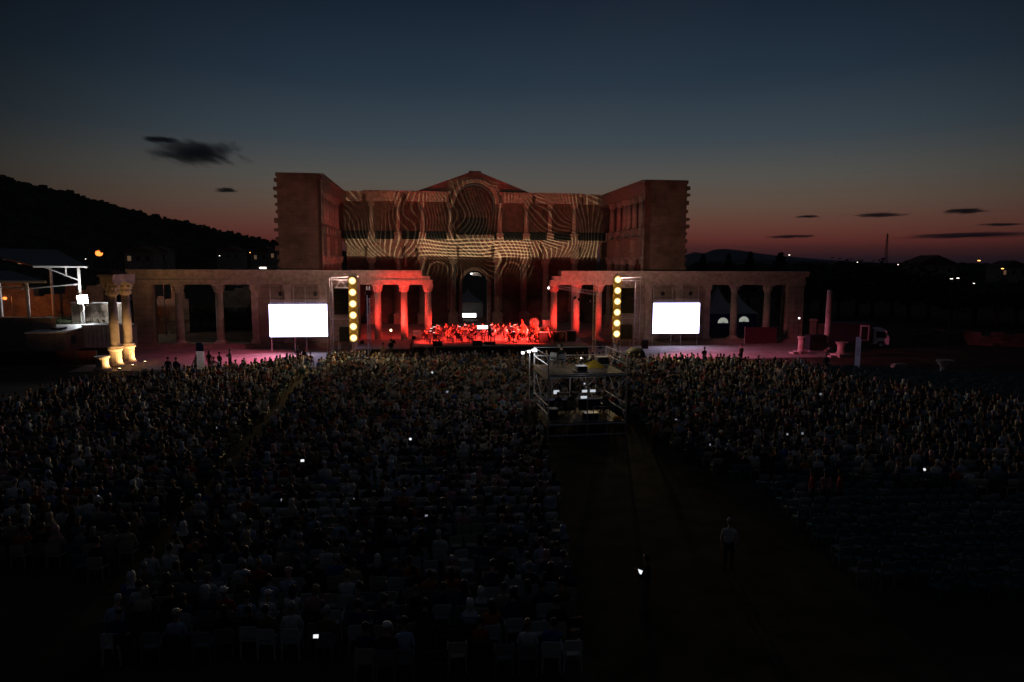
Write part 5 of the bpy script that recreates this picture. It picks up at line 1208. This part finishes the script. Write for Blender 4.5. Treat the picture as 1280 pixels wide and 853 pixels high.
for px, py, Y, og, lb in [(275, 320, 240, False, 'small white street lamp at the foot of the hill'), (313, 316, 240, True, 'orange street lamp above the lit house roof'), (986, 319, 190, False, 'white street lamp beside the wide conifer'), (879, 328, 230, False, 'faint white lamp below the broad conifer'), (1071, 328, 230, False, 'white lamp over the leafy trees left of the mast'),
                          (1122, 331, 220, False, 'faint white lamp right of the mast foot'), (1169, 327, 235, False, 'bright white lamp on the skyline right of the mast'), (1223, 326, 240, True, 'orange lamp on the skyline, left of the pair'), (1252, 336, 150, True, 'large orange lamp lowest near the edge'), (1264, 326, 245, True, 'faint far orange lamp on the skyline'), (1188, 348.5, 104, False, 'white lamp, left one of a close pair among trees'), (1196, 348, 104, False, 'white lamp, right one of a close pair among trees'), (1216, 354.5, 103, False, 'dim lamp below the close white pair'), (108, 324, 140, False, 'small white lamp over the larger shelter roof')]:
    street_lamp(px, py, Y, lb, og, 0, 0, (.62 if Y > 180 else .34) * (1.5 if px in (1252, 1223) else 1.1 if px in (1169, 1188, 1196) else .75))
def house(px, py, Y, w_, h, label, lit, roof=True, rz=0.0):
    p = D(px, py, Y); e = empty('house', (p.x, Y, max(0, p.z - h * .4) if h > 0 else 0), label, 'house', rz, 'village houses below the hill'); z0 = -e.location.z
    MB().box(-w_ / 2, w_ / 2, -w_ * .35, w_ * .35, z0, h).build('wall', M['plaster'], e)
    MB().prism([(-w_ / 2 - .4, h + .003), (w_ / 2 + .4, h + .003), (0, h + w_ * .22)], -w_ * .4, w_ * .4).build('roof', M['rooftile'], e)
    for k, x in enumerate(np.linspace(-w_ * .32, w_ * .32, 3)):
        f = MB().box(x - .55, x + .55, -w_ * .35 - .06, -w_ * .35 - .003, h * .35, h * .75).build('window', M['whitemetal'], e)
        MB().box(x - .45, x + .45, -w_ * .35 - .075, -w_ * .35 - .063, h * .38, h * .72).build('pane', M['litwin'] if k in lit else M['glass'], f)
house(180, 326, 170, 7, 3.5, 'dim house with lit windows left of the shuttered house', (0,)); house(200, 324, 185, 6, 3.6, 'dim house above the portico end', ()); house(334, 324, 240, 9, 4, 'house with bright windows beside the tower', (0, 2)); house(352, 322, 235, 7, 4, 'house half hidden behind the tower edge', (0,)); house(290, 322, 260, 9, 4, 'dark house below the orange lamp', ())
house(1160, 340, 210, 12, 4, 'dark house among the trees right of the mast', ()); house(1258, 343, 220, 9, 4, 'house lit by the large orange lamp', (0,))
pv = empty('lit_canopy', D(322, 334, 190) * 1.0, 'pale lit canopy roof between the houses and the portico', 'canopy'); pv.location.z = 0; zc = D(322, 334, 190).z
MB().prism([(-5.2, zc - .6), (3.6, zc + .3), (3.8, zc + .1), (-5.2, zc - .8)], -3, 3).build('roof', M['plaster'], pv)
for x in (-4.8, 3.4): MB().bar((x, -2.8, 0), (x, -2.8, zc - .1), .1).build('post', M['whitemetal'], pv)
MB().obox((2.6, -3.2, zc - .25), (1.7, .2, .3)).build('lamp', M['townlamp'], pv)

# ------------------------------------------------------------------ tents and things behind
def tent(px, py, Y, w_, ze, label, fan=None):
    p = D(px, py, Y); e = empty('pagoda_tent', (p.x, Y, 0), label, 'tent', PHI, 'pagoda tents behind the court'); h = p.z
    vs = []; n = 9
    mb = MB(); rings = []
    for k in range(n):
        t = k / (n - 1); r_ = w_ / 2 * (1 - t) ** 1.5 + .03; rings.append((r_, ze + (h - ze) * t))
    for r_, z in rings: vs += [(-r_, -r_, z), (r_, -r_, z), (r_, r_, z), (-r_, r_, z)]
    mb.add(vs, [(4 * j + i, 4 * j + (i + 1) % 4, 4 * j + 4 + (i + 1) % 4, 4 * j + 4 + i) for j in range(n - 1) for i in range(4)]); mb.build('canopy', M['tent'], e)
    for x in (-1, 1):
        for y in (-1, 1): MB().bar((x * w_ / 2, y * w_ / 2, 0), (x * w_ / 2, y * w_ / 2, ze), .05).build('pole', M['whitemetal'], e)
    MB().box(-w_ / 2 + .05, w_ / 2 - .05, -w_ / 2 + .02, -w_ / 2 + .05, .02, ze - .02).build('side_wall', M['bluebanner'] if fan else M['tent'], e)
    if fan:
        fw = MB().prism([(.75 * math.cos(t), fan + .75 * math.sin(t)) for t in np.linspace(0, PI, 13)], -w_ / 2 - .02, -w_ / 2 + .017).build('fan_window', M['fanlight'], e)
        mb = MB()
        for t in np.linspace(.3, PI - .3, 5): mb.bar((0, -w_ / 2 - .035, fan), (.75 * math.cos(t), -w_ / 2 - .035, fan + .75 * math.sin(t)), .02, 4)
        mb.build('glazing_bars', M['whitemetal'], fw)
    return e
tent(585, 361, 124, 5, 2.8, 'grey peaked tent seen through the central portal')
tent(897, 356, 97, 4.6, 3.0, 'peaked tent with half-moon window in the first bay', 1.75); tent(923, 368, 99, 4.2, 2.9, 'tent with half-moon window half hidden by the bay column', 1.75)
lc = empty('lit_counter', D(586, 393, 119.5), 'bright white lit counter at the foot of the portal tent', 'counter', PHI); lc.location.z = 0
MB().box(-1.4, 1.2, -.3, .3, .3, .95).build('cabinet', M['white'], lc); MB().box(-1.4, 1.25, -.33, -.303, .32, 1.0).build('light_panel', M['monitor2'], lc)
pf = empty('portal_lamp', B(-.55, BK + 2.2, 8.05), 'small white lamp in the top of the central portal', 'lamp', PHI)
MB().obox((0, 0, 0), (.35, .2, .25)).build('housing', M['blackbox'], pf); MB().obox((0, -.11, 0), (.3, .02, .2)).build('lens', M['monitor2'], pf)
l = bpy.data.lights.new('portal_glow', 'POINT'); l.energy = 12; l.color = (.9, .95, 1); l.shadow_soft_size = .1; o = bpy.data.objects.new('portal_glow', l); o.location = B(-.2, BK + 1.6, 8.2); COL.objects.link(o)
cl_ = empty('clip_lamp', B(7.0, -.6, 6.95), 'small white lamp clipped to the nearest right column top', 'lamp', PHI)
MB().obox((0, 0, 0), (.3, .25, .35)).build('housing', M['blackbox'], cl_); MB().obox((-.05, -.135, .02), (.2, .02, .26)).build('lens', M['monitor2'], cl_)
sl_ = empty('stand_lamp', B(-11.6, -7.3, .8), 'small warm lamp on a stand between the left red columns', 'lamp', PHI)
MB().bar((0, 0, .003), (0, 0, 1.75), .02).lathe([(.2, .003), (.18, .03)], 10).build('stem', M['blacksteel'], sl_); MB().blob((0, 0, 1.83), (.12, .12, .12), 1, 10, 6, 0).build('lamp', M['warmlamp'], sl_)

# ------------------------------------------------------------------ right side
def broken_col(loc, h, r, label):
    e = empty('broken_column', loc, label, 'column'); MB().box(-r * 1.7, r * 1.7, -r * 1.7, r * 1.7, 0, .25).lathe([(r * 1.5, .253), (r * 1.5, .38), (r * 1.1, .55)], 16).build('base', M['marble'], e)
    MB().lathe([(r, .553), (r, h * .3), (r * .93, h * .62)], 18).build('lower_drum', M['marble'], e, smooth=True); MB().lathe([(r * .92, h * .623), (r * .86, h - .1), (r * .6, h)], 18).build('upper_drum', M['marble'], e, smooth=True)
broken_col(tuple(G(1033, 439)), 7.1, .34, 'tall single broken column standing free on the paving edge')
def stub(loc, label, prof, foot, cat='pedestal'):
    e = empty('marble_pedestal', loc, label, cat, .3, 'marble fragments'); MB().lathe(prof, 14).build('shaft', M['marble'], e)
    f = MB()
    for a in foot: f.box(*a)
    f.build('foot', M['marble'], e)
stub(G(1001, 442), 'pink lit short marble stub left of the single column', [(.42, .3), (.36, .5), (.36, 1.6), (.46, 1.8), (.46, 1.95)], [(-.55, .55, -.55, .55, 0, .297), (-1.3, -.6, -.4, .4, 0, .2)])
stub(G(1051, 446), 'pink lit flared marble pedestal right of the single column', [(.55, .35), (.42, .6), (.42, 1.2), (.6, 1.5), (.66, 1.6)], [(-.8, .8, -.7, .7, 0, .347), (-1.6, -.85, -.3, .3, 0, .18)])
stub(G(1180, 473), 'white marble capital standing on the grass beyond empty chairs', [(.5, .25), (.34, .45), (.36, 1.0), (.5, 1.2), (.62, 1.3), (.6, 1.42), (.72, 1.5), (.72, 1.66)], [(-.6, .6, -.5, .5, 0, .247)])
bk_ = empty('marble_block', G(1124, 460), 'long marble block lying on the ground behind the crowd', 'stone block', .1); MB().box(-.7, .7, -.3, .3, 0, .32).box(-.55, .6, -.25, .25, .323, .42).build('block', M['marble'], bk_)
rpn = empty('red_panel_fence', B(34.0, -1.6), 'panel fence glowing red at the portico end', 'fence', PHI)
for k in range(4): MB().box(-2.2 + k * 1.05, -1.2 + k * 1.05, -.03, .03, .1, 2.1).build('panel', M['maroon'], rpn)
for k in range(5): MB().bar((-2.22 + k * 1.05, .06, 0), (-2.22 + k * 1.05, .06, 2.2), .035).build('post', M['steel'], rpn)
pp = empty('stone_pillar', D(1016, 405, 88), 'square stone pillar glowing red behind the single column', 'pillar'); pp.location.z = 0
MB().box(-.36, .36, -.36, .36, 0, 2.7).build('shaft', M['marble_block'], pp); MB().box(-.45, .45, -.45, .45, 2.703, 2.95).build('capstone', M['marble_trim'], pp); MB().box(.45, 2.6, -.2, .2, 0, 2.35).build('side_wall', M['rubble'], pp)
ge = empty('generator', G(1018, 439), 'black generator box beside the pink marble stub', 'generator', .1); MB().box(-.95, .95, -.6, .6, .15, 1.9).build('housing', M['blackbox'], ge); MB().box(-.85, .85, -.62, -.603, 1.2, 1.75).build('vent', M['blacksteel'], ge); MB().box(-1.0, 1.0, -.5, -.3, 0, .147).box(-1.0, 1.0, .3, .5, 0, .147).build('skids', M['steel'], ge)
sf = empty('small_lamp', D(999, 398, 84.5), 'small white lamp at the portico end', 'lamp'); sf.location.z = 0; zz = D(999, 398, 84.5).z
MB().bar((0, 0, 0), (0, 0, zz), .03).build('pole', M['blacksteel'], sf); MB().blob((0, 0, zz), (.12, .12, .1), 1, 8, 5, 0).build('lamp', M['monitor2'], sf)
# lorry
lo_ = empty('lorry', (42.6, 82.6, 0), 'box lorry with red lit cab parked beyond the marble stubs', 'lorry', -.3)
MB().box(-3.9, .9, -1.15, 1.15, .75, 2.95).build('cargo_box', M['blackbox'], lo_); MB().box(-.45, .55, -1.19, -1.153, .95, 2.75).build('side_door', M['whitemetal'], lo_); MB().box(-.3, .4, -1.21, -1.193, 1.0, 2.6).build('door_opening', M['black'], lo_)
cb_ = MB().prism([(1.05, .5), (2.75, .5), (2.8, 1.25), (2.45, 2.15), (2.2, 2.35), (1.05, 2.35)], -1.05, 1.05).build('cab', M['white'], lo_)
MB().prism([(1.35, 1.3), (2.45, 1.3), (2.25, 2.05), (1.35, 2.05)], -1.075, -1.053).build('side_window', M['glass'], cb_); MB().prism([(2.81, 1.3), (2.5, 2.12), (2.52, 2.14), (2.84, 1.3)], -.9, .9).build('windscreen', M['glass'], cb_)
for x in (-2.8, 1.9):
    for y in (-1.02, 1.02):
        wh = MB().bar((x, y - .14, .45), (x, y + .14, .45), .45, 16).build('wheel', M['rubber'], lo_); MB().bar((x, y - .16, .45), (x, y + .16, .45), .22, 12).build('rim', M['steel'], wh)
MB().box(-3.9, 2.6, -.5, .5, .5, .7).build('chassis', M['blacksteel'], lo_); MB().obox((2.3, -1.2, 1.75), (.1, .16, .35)).build('mirror', M['blackbox'], lo_)
for y in (-.75, .75): MB().obox((2.78, y, .8), (.06, .3, .2)).build('headlight', M['skin2'], lo_)
# lattice mast
pm = D(1107, 330, 650); hm = D(1107, 292, 650).z
ms_ = empty('lattice_mast', (pm.x, 650, 0), 'tall thin lattice mast on the skyline', 'mast'); mb = MB(); ww = lambda z: 2.6 * (1 - z / hm) + .5; zs = np.linspace(0, hm, 10)
for i in range(4):
    c = ((-1, -1), (1, -1), (1, 1), (-1, 1))[i]; c2_ = ((-1, -1), (1, -1), (1, 1), (-1, 1))[(i + 1) % 4]
    for a, b_ in zip(zs, zs[1:]): mb.bar((c[0] * ww(a) / 2, c[1] * ww(a) / 2, a), (c[0] * ww(b_) / 2, c[1] * ww(b_) / 2, b_), .16, 4).bar((c[0] * ww(a) / 2, c[1] * ww(a) / 2, a), (c2_[0] * ww(b_) / 2, c2_[1] * ww(b_) / 2, b_), .09, 4)
mb.build('lattice', M['blacksteel'], ms_); MB().box(-2.6, 2.6, -.2, .2, hm * .8, hm * .8 + .3).box(-1.8, 1.8, -.2, .2, hm * .93, hm * .93 + .3).build('cross_arms', M['blacksteel'], ms_)
# feather banners
_nt = M['whitebanner'].node_tree; _tl = _nt.nodes.new('ShaderNodeBsdfTranslucent'); _tl.inputs['Color'].default_value = (.6, .6, .64, 1); _mx = _nt.nodes.new('ShaderNodeMixShader'); _mx.inputs[0].default_value = .55
_nt.links.new(_nt.nodes['Principled BSDF'].outputs[0], _mx.inputs[1]); _nt.links.new(_tl.outputs[0], _mx.inputs[2]); _nt.links.new(_mx.outputs[0], _nt.nodes['Material Output'].inputs[0])
def banner(loc, h, w_, label, blue, marks_m):
    e = empty('feather_banner', loc, label, 'banner', .05, 'feather banners'); base = .12
    MB().bar((-w_ / 2, 0, 0), (-w_ / 2, 0, h), .018).box(-.35, .35, -.25, .25, 0, .05).build('pole', M['steel'], e)
    pts = [(-w_ / 2, base), (w_ / 2 - .06, base), (w_ / 2, base + .2), (w_ / 2, h - .3), (w_ / 2 - .1, h - .06), (w_ / 2 - .25, h), (-w_ / 2, h)]
    MB().add([(a, -.012, b) for a, b in pts], [tuple(range(len(pts)))]).build('cloth', M['whitebanner'], e)
    if blue:
        MB().prism([(-w_ / 2, h - .72), (w_ / 2, h - .72), (w_ / 2, h - .3), (w_ / 2 - .1, h - .06), (w_ / 2 - .25, h), (-w_ / 2, h)], -.028, -.022).build('blue_top', M['bluebanner'], e)
        MB().prism([(-w_ / 2, base), (w_ / 2 - .06, base), (w_ / 2, base + .2), (w_ / 2, base + .85), (-w_ / 2, base + .85)], -.028, -.022).build('blue_foot', M['bluebanner'], e)
    r_ = random.Random(3 if blue else 4); mb = MB(); z = h * (.73 if blue else .67)
    for k in range(9 if blue else 6):                            # unreadable upright lettering, one stroke group per letter
        hh = .09 if blue else .085; x0 = -w_ * .25
        mb.box(x0, x0 + w_ * .5, -.033, -.029, z, z + .022)
        if k % 3 != 1: mb.box(x0, x0 + .05, -.033, -.029, z + .024, z + hh)
        if k % 2: mb.box(x0 + w_ * .42, x0 + w_ * .5, -.033, -.029, z + .024, z + hh)
        z -= hh + .06
    mb.build('lettering', marks_m, e)
banner(G(252, 476), 3.25, .62, 'feather banner with blue top and foot among the standing people', True, M['ink'])
banner(G(1071, 462), 3.15, .52, 'plain white feather banner with dark upright lettering near the lorry', False, M['ink'])
# line patterns thrown on the facade by the projection behind the audience
GOBO = 250000
go = spot('gobo_beam', (1.5, 1.0, 12.6), B(0, BK, 14.0), GOBO, (1.0, .72, .40), 26, .25, None, .01)
gl = go.data; gl.use_nodes = True; t = gl.node_tree; n, l_ = t.nodes, t.links
em = n['Emission']; tcg = n.new('ShaderNodeTexCoord'); sx = n.new('ShaderNodeSeparateXYZ'); l_.new(tcg.outputs['Normal'], sx.inputs[0])
dv = [n.new('ShaderNodeMath') for _ in range(2)]
cbn = n.new('ShaderNodeCombineXYZ')
for k, ax in enumerate('XY'): dv[k].operation = 'DIVIDE'; l_.new(sx.outputs[ax], dv[k].inputs[0]); l_.new(sx.outputs['Z'], dv[k].inputs[1]); l_.new(dv[k].outputs[0], cbn.inputs[k])
wv = n.new('ShaderNodeTexWave'); wv.wave_type = 'BANDS'; wv.bands_direction = 'DIAGONAL'; wv.inputs['Scale'].default_value = 90; wv.inputs['Distortion'].default_value = 34; wv.inputs['Detail'].default_value = 0; wv.inputs['Detail Scale'].default_value = .19; l_.new(cbn.outputs[0], wv.inputs['Vector'])
cr = n.new('ShaderNodeMapRange'); cr.interpolation_type = 'SMOOTHSTEP'; cr.inputs['From Min'].default_value = .76; cr.inputs['From Max'].default_value = .99; l_.new(wv.outputs['Fac'], cr.inputs['Value'])
nz = n.new('ShaderNodeTexNoise'); nz.inputs['Scale'].default_value = 22; nz.inputs['Detail'].default_value = 1; l_.new(cbn.outputs[0], nz.inputs['Vector'])
nr = n.new('ShaderNodeMapRange'); nr.inputs['From Min'].default_value = .38; nr.inputs['From Max'].default_value = .62; nr.inputs['To Min'].default_value = .4; l_.new(nz.outputs['Fac'], nr.inputs['Value'])
wv3 = n.new('ShaderNodeTexWave'); wv3.bands_direction = 'X'; wv3.inputs['Scale'].default_value = 52; wv3.inputs['Distortion'].default_value = 26; wv3.inputs['Detail'].default_value = 0; wv3.inputs['Detail Scale'].default_value = .34; l_.new(cbn.outputs[0], wv3.inputs['Vector'])
cr3 = n.new('ShaderNodeMapRange'); cr3.interpolation_type = 'SMOOTHSTEP'; cr3.inputs['From Min'].default_value = .76; cr3.inputs['From Max'].default_value = .99; l_.new(wv3.outputs['Fac'], cr3.inputs['Value'])
mxw = n.new('ShaderNodeMix'); mxw.data_type = 'FLOAT'; n2z = n.new('ShaderNodeTexNoise'); n2z.inputs['Scale'].default_value = 14; n2z.inputs['Detail'].default_value = 0; l_.new(cbn.outputs[0], n2z.inputs['Vector'])
st3 = n.new('ShaderNodeMapRange'); st3.inputs['From Min'].default_value = .46; st3.inputs['From Max'].default_value = .54; l_.new(n2z.outputs['Fac'], st3.inputs['Value']); l_.new(st3.outputs[0], mxw.inputs[0]); l_.new(cr.outputs[0], mxw.inputs[2]); l_.new(cr3.outputs[0], mxw.inputs[3])
mt = n.new('ShaderNodeMath'); mt.operation = 'MULTIPLY'; l_.new(mxw.outputs[0], mt.inputs[0]); l_.new(nr.outputs[0], mt.inputs[1])
ad2 = n.new('ShaderNodeMath'); ad2.operation = 'ADD'; ad2.inputs[1].default_value = .075; l_.new(mt.outputs[0], ad2.inputs[0])
def band(src, lo, hi, soft=.006):
    a = n.new('ShaderNodeMapRange'); a.interpolation_type = 'SMOOTHSTEP'; a.inputs['From Min'].default_value = lo; a.inputs['From Max'].default_value = lo + soft; l_.new(src, a.inputs['Value'])
    b_ = n.new('ShaderNodeMapRange'); b_.interpolation_type = 'SMOOTHSTEP'; b_.inputs['From Min'].default_value = hi; b_.inputs['From Max'].default_value = hi + soft; b_.inputs['To Min'].default_value = 1; b_.inputs['To Max'].default_value = 0; l_.new(src, b_.inputs['Value'])
    return mathn('MULTIPLY', a.outputs[0], b_.outputs[0])
def mathn(op, a, b_):
    k = n.new('ShaderNodeMath'); k.operation = op
    for q, v in enumerate((a, b_)):
        if isinstance(v, float): k.inputs[q].default_value = v
        else: l_.new(v, k.inputs[q])
    return k.outputs[0]
gx = dv[0].outputs[0]; gy = mathn('MULTIPLY', dv[1].outputs[0], -1.0)
wide = mathn('MULTIPLY', band(gx, -.19, .185), band(gy, -.034, .060))
mid = mathn('MULTIPLY', mathn('MULTIPLY', band(gx, -.088, .084), band(gy, -.072, -.02, .03)), 1.0)
cen = mathn('MULTIPLY', band(gx, -.036, .036), band(gy, -.03, .078))
shape = mathn('MAXIMUM', mathn('MAXIMUM', wide, mid), cen)
wv2 = n.new('ShaderNodeTexWave'); wv2.bands_direction = 'Y'; wv2.inputs['Scale'].default_value = 64; wv2.inputs['Distortion'].default_value = 8; wv2.inputs['Detail Scale'].default_value = .3; wv2.inputs['Detail'].default_value = 0; l_.new(cbn.outputs[0], wv2.inputs['Vector'])
c2r = n.new('ShaderNodeMapRange'); c2r.interpolation_type = 'SMOOTHSTEP'; c2r.inputs['From Min'].default_value = .6; c2r.inputs['From Max'].default_value = .9; l_.new(wv2.outputs['Fac'], c2r.inputs['Value'])
hatch = mathn('MULTIPLY', c2r.outputs[0], mathn('MULTIPLY', band(gx, -.09, .07, .02), band(gy, -.034, -.006, .006)))
boost = mathn('ADD', mathn('MULTIPLY', band(gy, -.036, -.004, .008), 1.0), .7)
tot = mathn('MULTIPLY', mathn('MULTIPLY', mathn('ADD', ad2.outputs[0], hatch), boost), shape)
l_.new(tot, em.inputs['Strength'])

# added fill beams over porticoes, towers and facade, with no lamp heads modelled
for (x, y), tg, pw in (((-15.5, 66.9), B(-24, 3, 10), 2000), ((10.8, 70.9), B(24, 3, 10), 1800), ((-15.5, 66.9), B(6, 28, 12), 1200), ((10.8, 70.9), B(-4, 28, 14), 1200)):
    spot('fill_beam', (x, y + .9, 8.7), tg, pw, (1.0, .60, .50), 95, 1.0, None, .3)
# screen glow on the paving comes from the screens themselves

hz = bpy.data.materials.new('evening_haze'); hz.use_nodes = True; t_ = hz.node_tree; t_.nodes.clear()
o_ = t_.nodes.new('ShaderNodeOutputMaterial'); v_ = t_.nodes.new('ShaderNodeVolumePrincipled'); v_.inputs['Color'].default_value = (.8, .84, .95, 1); v_.inputs['Density'].default_value = HAZE; t_.links.new(v_.outputs[0], o_.inputs['Volume'])
if HAZE: tag(MB().box(-8990, 8990, -55, 8200, -2, 175).build('haze', hz), 'thin evening haze lying over the plain', 'haze', None, 'stuff')
# ------------------------------------------------------------------ render settings
vs_ = scene.view_settings; scene.display_settings.display_device = 'sRGB'; vs_.view_transform = 'Standard'; vs_.look = 'None'; vs_.exposure = 0; vs_.gamma = 1; vs_.use_curve_mapping = False
cy = scene.cycles; cy.use_denoising = True; cy.max_bounces = 5; cy.diffuse_bounces = 3; cy.glossy_bounces = 2; cy.transparent_max_bounces = 6; cy.volume_bounces = 0; cy.volume_max_steps = 128
cy.sample_clamp_indirect = 4; cy.use_light_tree = True
